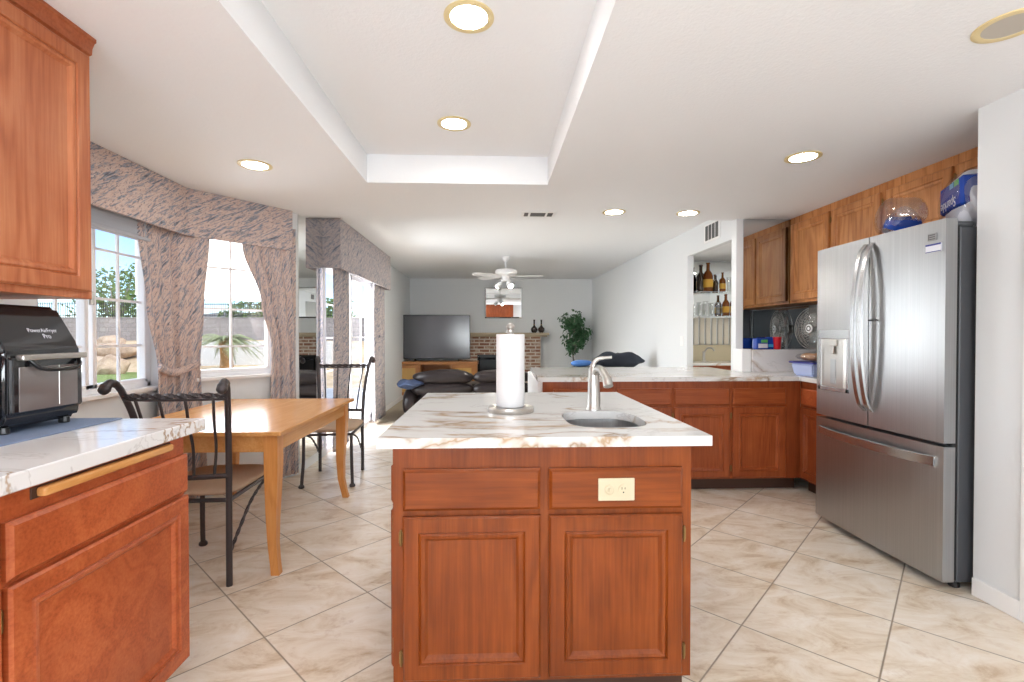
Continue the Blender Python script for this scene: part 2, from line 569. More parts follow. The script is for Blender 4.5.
def dup(root, loc, rotz, label=None, group=None):
    r = root.copy(); COL.objects.link(r); r.location = loc; r.rotation_euler = (0, 0, rotz)
    if label: r['label'] = label
    if group: r['group'] = group
    for ch in list(root.children):
        c = ch.copy(); COL.objects.link(c); c.parent = r
        for g in list(ch.children):
            d = g.copy(); COL.objects.link(d); d.parent = c
    return r

def uvmap(o, fn):
    me = o.data
    uv = me.uv_layers.new(name='uv')
    for lp in me.loops:
        uv.data[lp.index].uv = fn(me.vertices[lp.vertex_index].co)

def text(name, s, size, T, mat, parent, ext=0.0008):
    cu = bpy.data.curves.new(name, 'FONT')
    cu.body = s
    cu.size = size
    cu.extrude = ext
    cu.align_x = 'CENTER'; cu.align_y = 'CENTER'
    cu.materials.append(M[mat])
    o = bpy.data.objects.new(name, cu)
    COL.objects.link(o)
    bpy.context.view_layer.update()
    me = bpy.data.meshes.new_from_object(o.evaluated_get(bpy.context.evaluated_depsgraph_get()))
    me.materials.clear(); me.materials.append(M[mat])
    bpy.data.objects.remove(o)
    o = bpy.data.objects.new(name, me); COL.objects.link(o)
    o.parent = parent
    o.matrix_local = T
    return o

# ------------------------------------------------------------------ room shell
XR, XP, YB = 3.08, 2.30, -2.2
KC, LC, TC = 2.31, 2.43, 2.507
YK = 4.43                      # kitchen ceiling ends here
FAR = 10.2
XL = -1.79
W0, W1, W2 = (-2.35, 2.42), (-2.35, 3.55), (-1.72, 4.34)

def wall(name, A, B, z0, z1, th, holes=(), mat='wall'):
    """wall from A to B; body lies to the RIGHT of A->B by th (negative: to the left)"""
    A = Vector((*A, 0)); B = Vector((*B, 0))
    d = (B - A); Ln = d.length; d.normalize()
    n = Vector((d.y, -d.x, 0)) * th
    us = sorted({0, Ln} | {h[0] for h in holes} | {h[1] for h in holes})
    zs = sorted({z0, z1} | {h[2] for h in holes} | {h[3] for h in holes})
    bm = BM()
    vs = {}
    def V(u, z, s):
        k = (round(u, 5), round(z, 5), s)
        if k not in vs:
            p = A + d * u + (n if s else Vector((0, 0, 0)))
            vs[k] = bm.verts.new((p.x, p.y, z))
        return vs[k]
    solid = {}
    for i in range(len(us) - 1):
        for j in range(len(zs) - 1):
            cu, cz = (us[i] + us[i + 1]) / 2, (zs[j] + zs[j + 1]) / 2
            solid[i, j] = not any(h[0] < cu < h[1] and h[2] < cz < h[3] for h in holes)
    for (i, j), s in solid.items():
        if not s: continue
        u0, u1, a, b = us[i], us[i + 1], zs[j], zs[j + 1]
        bm.faces.new((V(u0, a, 0), V(u1, a, 0), V(u1, b, 0), V(u0, b, 0)))
        bm.faces.new((V(u0, b, 1), V(u1, b, 1), V(u1, a, 1), V(u0, a, 1)))
        for di, dj, q in ((-1, 0, ((u0, a), (u0, b))), (1, 0, ((u1, b), (u1, a))), (0, -1, ((u1, a), (u0, a))), (0, 1, ((u0, b), (u1, b)))):
            if not solid.get((i + di, j + dj), False):
                (p, q1), (r, s1) = q
                bm.faces.new((V(p, q1, 0), V(r, s1, 0), V(r, s1, 1), V(p, q1, 1)))
    return struct(finish(name, bm, mat))

# floors
bm = BM(); box(bm, (-2.75, YB - .1, -0.12), (3.6, 6.9, 0)); struct(finish('floor', bm, 'tile'))
bm = BM(); box(bm, (-1.75, 6.9, -0.12), (2.6, FAR + .1, 0.008)); struct(finish('floor_carpet', bm, 'carpet'))

# kitchen ceiling with the raised tray
bm = BM()
tx0, tx1, ty0, ty1 = -0.874, 0.397, -1.2, 3.43
def cslab(x0, y0, x1, y1, z=KC, t=0.12): box(bm, (x0, y0, z), (x1, y1, z + t))
outer = [(-2.75, YB - .1), (3.6, YB - .1), (3.6, YK), (-2.75, YK)]
inner = [(tx0, ty0), (tx1, ty0), (tx1, ty1), (tx0, ty1)]
lo_o = [bm.verts.new((*p, KC)) for p in outer]; lo_i = [bm.verts.new((*p, KC)) for p in inner]
hi_i = [bm.verts.new((*p, TC)) for p in inner]; hi_o = [bm.verts.new((*p, TC + .06)) for p in outer]
for i in range(4):
    j = (i + 1) % 4
    bm.faces.new((lo_o[i], lo_o[j], lo_i[j], lo_i[i]))
    bm.faces.new((lo_i[i], lo_i[j], hi_i[j], hi_i[i]))
    bm.faces.new((lo_o[i], lo_o[j], hi_o[j], hi_o[i]))
bm.faces.new(hi_i); bm.faces.new(hi_o)
struct(finish('ceiling', bm, 'ceil'))
bm = BM(); box(bm, (-1.85, YK + .002, LC), (3.6, FAR + .1, LC + .13)); struct(finish('ceiling_living', bm, 'ceil'))

# left walls
wall('wall_left', (XL, 1.98), (XL, YB), 0, KC, 0.12)
wall('wall_left_bay_near', (W0[0], W0[1]), (XL, 1.98), 0, KC, -0.0 - 0.12 * 0 + 0.12)
win1 = (3.55 - 3.49, 3.55 - 2.56, 0.885, 2.08)
wall('wall_left_bay', W1, W0, 0, KC, 0.14, [win1])
dl = math.hypot(W2[0] - W1[0], W2[1] - W1[1])
win2 = (dl - 0.825, dl - 0.150, 0.915, 2.08)
wall('wall_left_bay_far', W2, W1, 0, KC, 0.14, [win2])
sd = (FAR - 7.15, FAR - 5.08, 0.0, 2.03)
wall('wall_left_living', (-1.72, FAR), W2, 0, LC, 0.14, [sd])
wall('wall_far', (2.45, FAR), (-1.86, FAR), 0, LC, 0.12)
# right walls
wall('wall_right_pantry', (XP, YB), (XP, 2.20), 0, KC, 0.12, [(1.98 + 2.2 - 0.86, 1.98 + 2.2 - 0.06, 0.0, 2.03)])
wall('wall_right_return', (XP + .12, 2.10), (XR + .12, 2.10), 0, KC, -0.10)
wall('wall_right', (XR, 2.20), (XR, 4.36), 0, KC, 0.12)
wall('wall_right_mirror', (2.25, 4.36), (3.6, 4.36), 0, KC, -0.09)
wall('wall_right_living', (2.25, 4.45), (2.13, FAR), 0, LC, 0.07, [(0.0, 0.97, 0.0, 2.14)])
wall('wall_right_bar_back', (2.285, 6.05), (3.6, 6.05), 0, LC, -0.10)
wall('wall_right_bar_side', (3.5, 4.45), (3.5, 6.05), 0, LC, 0.10)
bm = BM(); box(bm, (2.32, 4.46, 2.18), (3.5, 6.05, 2.22)); struct(finish('ceiling_bar', bm, 'ceil'))
# wall behind the camera with a wide window opening added to let in light
wall('wall_back', (XP, YB), (XL, YB), 0, KC, -0.12, [(0.9, 3.95, 0.80, 1.55)])

# baseboards
bm = BM(); box(bm, (XP - .014, 1.985, 0), (XP, 2.195, .085), .003); struct(finish('baseboard_right', bm, 'white'))
bm = BM(); box(bm, (-1.72, FAR - .014, 0.008), (2.13, FAR, .09), .003); struct(finish('baseboard_far', bm, 'white'))
bm = BM(); box(bm, (-1.72, 7.25, 0.008), (-1.706, FAR, .09), .003); struct(finish('baseboard_left', bm, 'white'))
# pantry door with casing in the right wall
bm = BM()
box(bm, (XP - .016, 1.92, 0), (XP, 1.985, 2.09), .004)
box(bm, (XP - .016, 1.055, 0), (XP, 1.12, 2.09), .004)
box(bm, (XP - .016, 1.12, 2.03), (XP, 1.92, 2.09), .004)
d1 = struct(finish('door_1', bm, 'white'))
bm = BM(); box(bm, (XP + .035, 1.125, .01), (XP + .07, 1.915, 2.025), .003)
for z0, z1 in ((.12, .95), (1.1, 1.9)):
    for y0, y1 in ((1.22, 1.48), (1.56, 1.82)):
        box(bm, (XP + .028, y0, z0), (XP + .04, y1, z1), .006)
finish('door_panel', bm, 'white', d1)
# small end wall and ledge by the peninsula
bm = BM(); box(bm, (2.225, 4.20, 0.913), (2.305, 4.36, 1.115), .002); struct(finish('trim_1', bm, 'white'))

# ------------------------------------------------------------------ windows
def frame_T(A, B):
    """local x along A->B, local y = outward (right of A->B), z up"""
    A = Vector((*A, 0)); d = (Vector((*B, 0)) - A).normalized()
    n = Vector((d.y, -d.x, 0))
    return Matrix(((d.x, n.x, 0, A.x), (d.y, n.y, 0, A.y), (0, 0, 1, 0), (0, 0, 0, 1)))

def window(name, A, B, hole, sashes, rows_z, sill=True):
    T = frame_T(A, B)
    u0, u1, z0, z1 = hole
    bm = BM()
    f = 0.03
    box(bm, (u0, .05, z0), (u0 + f, .12, z1), 0, 0, T); box(bm, (u1 - f, .05, z0), (u1, .12, z1), 0, 0, T)
    box(bm, (u0, .05, z0), (u1, .12, z0 + f), 0, 0, T); box(bm, (u0, .05, z1 - f), (u1, .12, z1), 0, 0, T)
    w = struct(finish(name, bm, 'pvc'))
    for (a, b) in sashes:
        bm = BM()
        s = 0.028
        box(bm, (a, .045, z0 + f), (a + s, .10, z1 - f), .004, 0, T); box(bm, (b - s, .045, z0 + f), (b, .10, z1 - f), .004, 0, T)
        box(bm, (a, .045, z0 + f), (b, .10, z0 + f + s), .004, 0, T); box(bm, (a, .045, z1 - f - s), (b, .10, z1 - f), .004, 0, T)
        m = (a + b) / 2
        box(bm, (m - .008, .066, z0 + f), (m + .008, .08, z1 - f), 0, 0, T)
        for z in rows_z:
            box(bm, (a + s, .067, z - .008), (b - s, .079, z + .008), 0, 0, T)
        finish('window_frame', bm, 'pvc', w)
        bm = BM(); box(bm, (a + s, .071, z0 + f + s), (b - s, .075, z1 - f - s), 0, 0, T)
        finish('pane', bm, 'glass', w)
    if sill:
        bm = BM(); box(bm, (u0 - .03, -.035, z0 - .025), (u1 + .03, .05, z0 + .002), .004, 0, T)
        finish('window_sill', bm, 'white', w)
    return w, T

w1, T1 = window('window_1', W1, W0, win1, [(win1[0] + .03, win1[0] + .49), (win1[0] + .52, win1[1] - .03)], (1.17, 1.465, 1.77))
bm = BM(); box(bm, (win1[0] + .494, .03, 1.42), (win1[0] + .516, .05, 1.50), .003, 0, T1); finish('latch', bm, 'chrome', w1)
w2, T2 = window('window_2', W2, W1, win2, [(win2[0] + .03, win2[1] - .03)], (1.15, 1.447, 1.77))
# window 3: the sliding glass door
Tl = frame_T((-1.72, FAR), W2)
u0, u1 = sd[0], sd[1]
bm = BM()
box(bm, (u0, .02, 0), (u0 + .04, .12, 2.03), 0, 0, Tl); box(bm, (u1 - .04, .02, 0), (u1, .12, 2.03), 0, 0, Tl)
box(bm, (u0, .02, 1.99), (u1, .12, 2.03), 0, 0, Tl); box(bm, (u0, .02, 0), (u1, .12, .035), 0, 0, Tl)
w3 = struct(finish('door_2', bm, 'pvc'))
mid = (u0 + u1) / 2
for a, b, y in ((u0 + .04, mid + .03, .035), (mid - .03, u1 - .04, .078)):
    bm = BM()
    s = .055
    box(bm, (a, y, .035), (a + s, y + .035, 1.99), .004, 0, Tl); box(bm, (b - s, y, .035), (b, y + .035, 1.99), .004, 0, Tl)
    box(bm, (a, y, .035), (b, y + .035, .035 + s * 1.4), .004, 0, Tl); box(bm, (a, y, 1.99 - s), (b, y + .035, 1.99), .004, 0, Tl)
    for k in range(1, 5):
        z = .1 + k * .37
        box(bm, (a + s, y + .012, z - .008), (b - s, y + .024, z + .008), 0, 0, Tl)
    box(bm, ((a + b) / 2 - .008, y + .012, .1), ((a + b) / 2 + .008, y + .024, 1.95), 0, 0, Tl)
    finish('door_frame', bm, 'pvc', w3)
    bm = BM(); box(bm, (a + s, y + .016, .1), (b - s, y + .020, 1.94), 0, 0, Tl); finish('pane', bm, 'glass', w3)
# frame of the added, unseen window behind the camera
Tb = frame_T((XP, YB), (XL, YB))
bm = BM()
for a, b, c, d in ((.9, .94, .80, 1.55), (3.91, 3.95, .80, 1.55), (2.40, 2.45, .80, 1.55)):
    box(bm, (a, -.10, c), (b, -.04, d), 0, 0, Tb)
box(bm, (.9, -.10, .80), (3.95, -.04, .84), 0, 0, Tb); box(bm, (.9, -.10, 1.51), (3.95, -.04, 1.55), 0, 0, Tb)
struct(finish('added_back_window', bm, 'pvc'))
# grey blind at the top of window 1
bt = thing('window_blind', 'grey horizontal-slat blind pulled up high over the bay window', 'blind', (-2.285, 2.88, 1.87))
bm = BM()
for k in range(9):
    z = .012 + k * .024
    box(bm, (-.003, -.41, z - .015), (.003, .41, z + .015), 0, 0, Matrix.Translation((0, 0, z)) @ Matrix.Rotation(R(22), 4, 'Y') @ Matrix.Translation((0, 0, -z)))
finish('slats', bm, 'blind', bt)
bm = BM(); box(bm, (-.03, -.415, -.012), (.03, .415, .006), .003); finish('bottom_rail', bm, 'blind', bt)
bm = BM(); box(bm, (-.03, -.415, .215), (.03, .415, .25), .003); finish('head_rail', bm, 'blind', bt)

# ------------------------------------------------------------------ valances
def valance(name, label, pts, z0, z1, mat, th=0.018, ang=0):
    """pts: front-face polyline; thickness goes to the right of travel (towards the wall)"""
    V = [Vector((*p, 0)) for p in pts]
    n = len(V)
    offs = []
    for i in range(n):
        ns = []
        if i > 0:
            d = (V[i] - V[i - 1]).normalized(); ns.append(Vector((-d.y, d.x, 0)))
        if i < n - 1:
            d = (V[i + 1] - V[i]).normalized(); ns.append(Vector((-d.y, d.x, 0)))
        a = sum(ns, Vector((0, 0, 0))).normalized()
        offs.append(a * (th / max(0.3, a.dot(ns[0]))))
    s = [0]
    for i in range(1, n): s.append(s[-1] + (V[i] - V[i - 1]).length)
    bm = BM()
    uvl = bm.loops.layers.uv.new('uv')
    def face(vs, uvs):
        f = bm.faces.new(vs)
        for lp, u in zip(f.loops, uvs): lp[uvl].uv = u
    A = [[bm.verts.new((V[i].x, V[i].y, z)) for z in (z0, z1)] for i in range(n)]
    B = [[bm.verts.new((V[i].x + offs[i].x, V[i].y + offs[i].y, z)) for z in (z0, z1)] for i in range(n)]
    for i in range(n - 1):
        uv = [(s[i], z0), (s[i + 1], z0), (s[i + 1], z1), (s[i], z1)]
        face((A[i][0], A[i + 1][0], A[i + 1][1], A[i][1]), uv)
        face((B[i][1], B[i + 1][1], B[i + 1][0], B[i][0]), uv)
        face((B[i][0], B[i + 1][0], A[i + 1][0], A[i][0]), uv)
        face((A[i][1], A[i + 1][1], B[i + 1][1], B[i][1]), uv)
    for i in (0, n - 1):
        face((A[i][0], A[i][1], B[i][1], B[i][0]), [(0, 0)] * 4)
    o = finish(name, bm, mat)
    tag(o, label, 'valance')
    return o

valance('window_valance', 'deep pink and grey patterned box valance following the bay window corner', [(-2.21, 2.43), (-2.21, 3.612), (-1.715, 4.235)], 1.965, KC - .002, 'fabric')
valance('door_valance', 'deep grey-pink box valance over the sliding glass door, reaching the living room ceiling', [(-1.716, 4.985), (-1.54, 4.985), (-1.545, 7.43), (-1.716, 7.43)], 1.925, LC - .003, 'fabric2')

# ------------------------------------------------------------------ curtains
def curtain(name, label, path, sL, sR, z0, z1, folds, mat, amp=0.022, group=None, seed=0):
    P = [Vector((*p, 0)) for p in path]
    cum = [0]
    for i in range(1, len(P)): cum.append(cum[-1] + (P[i] - P[i - 1]).length)
    def at(s):
        s = max(0, min(cum[-1] - 1e-6, s))
        for i in range(1, len(P)):
            if s <= cum[i]:
                d = (P[i] - P[i - 1]).normalized()
                return P[i - 1] + d * (s - cum[i - 1]), Vector((d.y, -d.x, 0))
        return P[-1], Vector((0, 0, 0))
    bm = BM()
    uvl = bm.loops.layers.uv.new('uv')
    nz_, nu = 40, folds * 12
    g = []
    for j in range(nz_ + 1):
        z = z0 + (z1 - z0) * j / nz_
        a, b = sL(z), sR(z)
        row = []
        for i in range(nu + 1):
            u = i / nu
            s = a + (b - a) * u
            p, n = at(s)
            ph = 2 * math.pi * folds * u + 0.7 * math.sin(z * 2.3 + seed) + 0.5 * math.sin(u * 9 + seed)
            sc = amp * (0.7 + 0.3 * math.sin(u * 13 + seed)) * (1.0 - 0.35 * (z - z0) / (z1 - z0))
            off = sc * math.sin(ph) + 0.3 * sc * math.sin(2 * ph + 1)
            q = p + n * (off)
            row.append((bm.verts.new((q.x, q.y, z)), (u * folds * 0.16, z)))
        g.append(row)
    for j in range(nz_):
        for i in range(nu):
            c = (g[j][i], g[j][i + 1], g[j + 1][i + 1], g[j + 1][i])
            f = bm.faces.new([v for v, _ in c])
            for lp, (_, u) in zip(f.loops, c): lp[uvl].uv = u
    me = bpy.data.meshes.new(name)
    bm.to_mesh(me); bm.free()
    me.materials.append(M[mat])
    for p in me.polygons: p.use_smooth = True
    o = bpy.data.objects.new(name, me); COL.objects.link(o)
    md = o.modifiers.new('thick', 'SOLIDIFY'); md.thickness = 0.004; md.offset = 0
    tag(o, label, 'curtain', group)
    return o

def interp(tab):
    def f(z):
        if z <= tab[0][0]: return tab[0][1]
        for (a, x), (b, y) in zip(tab, tab[1:]):
            if z <= b:
                t = (z - a) / (b - a); t = t * t * (3 - 2 * t)
                return x + (y - x) * t
        return tab[-1][1]
    return f
dv = Vector((W2[0] - W1[0], W2[1] - W1[1])).normalized()
nin = Vector((dv.y, -dv.x)) * 0.045
c1path = [(-2.285, 2.9), (-2.285, 3.53), (W1[0] + nin.x + dv.x * .07, W1[1] + nin.y + dv.y * .07), (W1[0] + nin.x + dv.x * .99, W1[1] + nin.y + dv.y * .99)]
s0 = 0.63      # arc length at the corner
c = curtain('curtain', 'pink and grey patterned curtain tied back in the bay window corner', c1path,
        interp([(0.03, s0 - .17), (1.0, s0 - .15), (1.45, s0 - .24), (1.97, s0 - .32)]),
        interp([(0.03, s0 + .24), (1.0, s0 + .20), (1.45, s0 + .235), (2.0, s0 + .275)]), 0.03, 2.16, 5, 'fabric_c', 0.022, None, 1)
bm = BM()
def tie(sx):
    p, n = None, None
    x = s0 + sx
    a = Vector((-2.285, 2.9)); b = Vector((-2.285, 3.53)); cc = Vector(c1path[2]); dd = Vector(c1path[3])
    if x <= .63: q = a.lerp(b, x / .63); nn = Vector((1, 0))
    else:
        q = cc.lerp(dd, max(0, (x - .73)) / (dd - cc).length); nn = Vector((dv.y, -dv.x))
    return q + nn * .035
tb = [(*tie(u), .97 + 1.6 * (u - .02) ** 2) for u in (-.17, -.10, -.02)] + [(*tie(u), .97 + 1.6 * (u - .02) ** 2) for u in (.12, .18, .23)]
tube(bm, curve_pts(tb, 8), 0.012, 8, 0, None, 2.2)
uvmap(finish('tie_back', bm, 'fabric_c', c), lambda q: (q.y * 2, q.z * 2))
c2path = [(W1[0] + nin.x, W1[1] + nin.y), (W2[0] + nin.x, W2[1] + nin.y)]
curtain('curtain', 'pink and grey patterned curtain swept aside between bay window and wall mirror', c2path,
        interp([(0.03, .74), (1.15, .755), (1.5, .67), (1.97, .52)]),
        interp([(0.03, .99), (1.1, .97), (2.0, .97)]), 0.03, 2.16, 5, 'fabric_c', 0.02, None, 3)
lpath = [(-1.63, 4.9), (-1.63, 7.5)]
curtain('curtain', 'patterned floor length curtain on the sliding door side near the dining table', lpath,
        lambda z: 0.13, lambda z: 0.66, 0.03, 2.1, 6, 'fabric_c2', 0.026, None, 5)
curtain('curtain', 'patterned floor length curtain on the sliding door side near the television', lpath,
        lambda z: 1.80, lambda z: 2.50, 0.03, 2.1, 7, 'fabric_c2', 0.026, None, 8)

# mirror panel on the left living wall
bm = BM(); box(bm, (-1.722, 4.36, 0.09), (-1.714, 4.975, LC - .06 + .055), .001)
tag(finish('wall_mirror', bm, 'mirror'), 'tall narrow mirror panel between the bay window and the sliding door', 'mirror')

# ------------------------------------------------------------------ cabinets
def Tz(loc, th):
    return Matrix.Translation(loc) @ Matrix.Rotation(th, 4, 'Z')

def ring_front(bm, x0, x1, z0, z1, loops, y=0.0, center=0.0):
    """nested rectangles: loops = (inset, protrusion) outwards = -y"""
    prev = None
    for ins, pr in loops:
        cur = [bm.verts.new((x0 + ins, y - pr, z0 + ins)), bm.verts.new((x1 - ins, y - pr, z0 + ins)),
               bm.verts.new((x1 - ins, y - pr, z1 - ins)), bm.verts.new((x0 + ins, y - pr, z1 - ins))]
        if prev:
            for i in range(4):
                bm.faces.new((prev[i], prev[(i + 1) % 4], cur[(i + 1) % 4], cur[i]))
        else:
            bm.faces.new(cur[::-1])
        prev = cur
    bm.faces.new(prev)

DOOR = [(0, 0), (0, .013), (.006, .019), (.050, .019), (.054, .013), (.060, .017), (.070, .015), (.080, .006), (.083, .006)]
UDOOR = [(0, 0), (0, .012), (.007, .019), (.050, .019), (.055, .012), (.062, .016), (.075, .007), (.078, .007)]
DRAW = [(0, 0), (0, .010), (.004, .013), (.010, .019), (.012, .019)]

def cabinet(name, label, cat, loc, th, w, depth, z0, z1, fronts, wv, wh, kick=True, group=None, crown=0, hinge_mat='brass', open_top=False):
    """local x 0..w, front at y=0, body to +y"""
    t = thing(name, label, cat, loc, th, group)
    bm = BM()
    if open_top:
        zt = .68
        ring = lambda i, z: [bm.verts.new(p) for p in ((i, i, z), (w - i, i, z), (w - i, depth - i, z), (i, depth - i, z))]
        a_, b_, c_, d_ = ring(0, z0), ring(0, z1), ring(.02, z1), ring(.02, zt)
        bm.faces.new(a_[::-1]); bm.faces.new(d_)
        for p_, q_ in ((a_, b_), (b_, c_), (c_, d_)):
            for i in range(4): bm.faces.new((p_[i], p_[(i + 1) % 4], q_[(i + 1) % 4], q_[i]))
    else:
        box(bm, (0, 0, z0), (w, depth, z1), .002)
    finish('body', bm, wv, t)
    if kick:
        bm = BM(); box(bm, (0.0, .07, 0), (w, depth - .02, z0)); finish('toe_kick', bm, 'toe', t)
    if crown:
        bm = BM()
        prof = [(0, z1 - .06), (-.008, z1 - .056), (-.010, z1 - .035), (-.018, z1 - .016), (-.024, z1 - .012), (-.024, z1), (0.0, z1)]
        A = [bm.verts.new((-.0, p[0], p[1])) for p in prof]; B = [bm.verts.new((w, p[0], p[1])) for p in prof]
        for i in range(len(prof) - 1): bm.faces.new((A[i], A[i + 1], B[i + 1], B[i]))
        bm.faces.new(A); bm.faces.new(B[::-1])
        finish('crown_molding', bm, wh, t)
    for f in fronts:
        kind, x0, x1, a, b = f[:5]
        bm = BM()
        if kind == 'door':
            ring_front(bm, x0, x1, a, b, DOOR, -.001)
            d = finish('door', bm, wv, t)
            side = f[5] if len(f) > 5 else 'l'
            for hz in (a + .07, b - .07):
                hb = BM()
                hx = x0 - .008 if side == 'l' else x1 + .008
                lathe(hb, [(.0035, -.026), (.0045, -.02), (.0045, .02), (.0035, .026)], 10, (hx, -.006, hz))
                box(hb, (hx - .007, -.004, hz - .018), (hx + .007, -.001, hz + .018))
                finish('hinge', hb, hinge_mat, d)
        elif kind == 'drawer':
            ring_front(bm, x0, x1, a, b, DRAW, -.001)
            finish('drawer', bm, wh, t)
    return t

# island
isl = cabinet('kitchen_island', 'cherry-stained wooden island cabinet with two doors and two drawer fronts', 'kitchen island',
        (-0.322, 1.575, 0), 0, 0.985, 1.12, 0.10, 0.877,
        [('drawer', .034, .480, .671, .806), ('drawer', .508, .952, .669, .804),
         ('door', .034, .480, .118, .652, 'l'), ('door', .508, .952, .118, .650, 'r')], 'dkwood_v', 'dkwood_x', open_top=True)
Ts = Matrix.Rotation(-math.pi / 2, 4, 'Z')   # side fronts face -x
for k, y0 in enumerate((1.06, .545)):
    for kind, a, b, lp in (('drawer', .671, .806, DRAW), ('door', .118, .652, DOOR)):
        bm = BM(); ring_front(bm, 0, .485, a, b, lp, 0)
        bmesh.ops.transform(bm, matrix=Matrix.Translation((-.001, y0, 0)) @ Ts, verts=bm.verts[:])
        d = finish(kind, bm, 'dkwood_v', isl)
        if kind == 'door' and k == 1:
            for hz in (.195, .61):
                hb = BM(); lathe(hb, [(.0035, -.026), (.0045, -.02), (.0045, .02), (.0035, .026)], 10, (-.008, .052, hz))
                finish('hinge', hb, 'brass', d)

# island worktop with the sink opening
def superellipse(cx, cy, a, b, n, p):
    out = []
    for i in range(n):
        t = 2 * math.pi * (i + .5) / n
        ct, st = math.cos(t), math.sin(t)
        out.append((cx + a * math.copysign(abs(ct) ** (2 / p), ct), cy + b * math.copysign(abs(st) ** (2 / p), st)))
    return out
SNK = (0.435, 1.885, 0.152, 0.185)
def slab_with_hole(x0, y0, x1, y1, z0, z1, hole):
    n = len(hole)
    cx = sum(p[0] for p in hole) / n; cy = sum(p[1] for p in hole) / n
    outer = []
    for (hx, hy) in hole:
        dx, dy = hx - cx, hy - cy
        ts = []
        if dx > 1e-9: ts.append((x1 - cx) / dx)
        if dx < -1e-9: ts.append((x0 - cx) / dx)
        if dy > 1e-9: ts.append((y1 - cy) / dy)
        if dy < -1e-9: ts.append((y0 - cy) / dy)
        t = min(ts); outer.append([cx + dx * t, cy + dy * t])
    for corner in ((x0, y0), (x1, y0), (x1, y1), (x0, y1)):
        k = min(range(n), key=lambda i: (outer[i][0] - corner[0]) ** 2 + (outer[i][1] - corner[1]) ** 2)
        outer[k] = list(corner)
    bm = BM()
    ot = [bm.verts.new((*p, z1)) for p in outer]; it = [bm.verts.new((*p, z1)) for p in hole]
    ob = [bm.verts.new((*p, z0)) for p in outer]; ib = [bm.verts.new((*p, z0)) for p in hole]
    for i in range(n):
        j = (i + 1) % n
        bm.faces.new((ot[i], ot[j], it[j], it[i])); bm.faces.new((ob[i], ob[j], ib[j], ib[i]))
        bm.faces.new((ot[i], ot[j], ob[j], ob[i])); bm.faces.new((it[i], it[j], ib[j], ib[i]))
    return bm
bm = slab_with_hole(-.368, 1.548 - .0, .722, 2.765, .877, .91, superellipse(*SNK[:2], SNK[2], SNK[3], 64, 3.2))
# front overhangs the cabinet face slightly
for v in bm.verts:
    pass
top = finish('island_countertop', bm, 'marble')
tag(top, 'white marble-look slab with gold veins on top of the wooden island', 'countertop')

# sink bowl
bm = BM()
rings = []
for s, z in ((1.03, .876), (1.0, .876), (.985, .80), (.93, .745), (.80, .725), (.15, .715)):
    rings.append([bm.verts.new((x, y, z)) for x, y in superellipse(SNK[0], SNK[1], SNK[2] * s, SNK[3] * s, 48, 3.2 if s > .5 else 2)])
for a, b in zip(rings, rings[1:]):
    for i in range(48): bm.faces.new((a[i], a[(i + 1) % 48], b[(i + 1) % 48], b[i]))
bm.faces.new(rings[-1])
sk = finish('sink', bm, 'steel', None, True, 50)
tag(sk, 'small undermount stainless steel sink bowl set in the island countertop', 'sink')
bm = BM(); lathe(bm, [(.0, .0), (.036, .0), (.04, .003), (.036, .006), (.02, .002), (0, .002)], 20, (SNK[0], SNK[1], .716)); finish('drain', bm, 'chrome', sk)

# faucet on island
ft = thing('faucet', 'brushed nickel single-lever faucet behind the island sink', 'faucet', (.452, 2.125, .91))
bm = BM()
lathe(bm, [(.034, 0), (.034, .004), (.030, .009), (.029, .03), (.026, .10), (.0235, .16), (.0225, .178), (.016, .190), (0, .192)], 24)
finish('body', bm, 'chrome', ft, True, 40)
bm = BM()
tube(bm, curve_pts([(0, -.0, .148), (.008, -.035, .178), (.018, -.085, .178), (.026, -.135, .150), (.028, -.155, .118)], 6), [.015] * 6 + [.0155] * 6 + [.017] * 6 + [.020] * 7, 16)
finish('spout', bm, 'chrome', ft, True, 50)
bm = BM()
tube(bm, curve_pts([(-.002, 0, .180), (.0, .0, .205), (.018, -.004, .224), (.045, -.008, .229), (.078, -.012, .232)], 6), [.013] * 6 + [.010] * 6 + [.008] * 6 + [.0065] * 7, 12)
finish('lever', bm, 'chrome', ft, True, 50)

# paper towel
pt = thing('paper_towel_holder', 'steel paper towel stand with round base standing on the island', 'holder', (.080, 2.085, .91))
bm = BM(); lathe(bm, [(.098, 0), (.100, .003), (.100, .018), (.096, .022), (0, .022)], 48); finish('base', bm, 'chrome', pt, True, 40)
bm = BM(); lathe(bm, [(.006, .022), (.006, .345)], 12); finish('rod', bm, 'chrome', pt, True, 40)
bm = BM(); lathe(bm, [(0, .337), (.014, .337), (.017, .343), (.017, .352), (.013, .358), (.018, .362), (.0165, .372), (.008, .380), (0, .381)], 20); finish('knob', bm, 'chrome', pt, True, 40)
bm = BM(); lathe(bm, [(.020, .024), (.060, .024), (.0615, .028), (.0615, .330), (.060, .334), (.020, .334), (.019, .330), (.019, .028)], 48, cap=False)
rl = finish('paper_towel_roll', bm, 'paper', None, True, 40); rl.location = (.080, 2.085, .91)
tag(rl, 'full roll of white paper towels on the steel stand', 'paper towels')

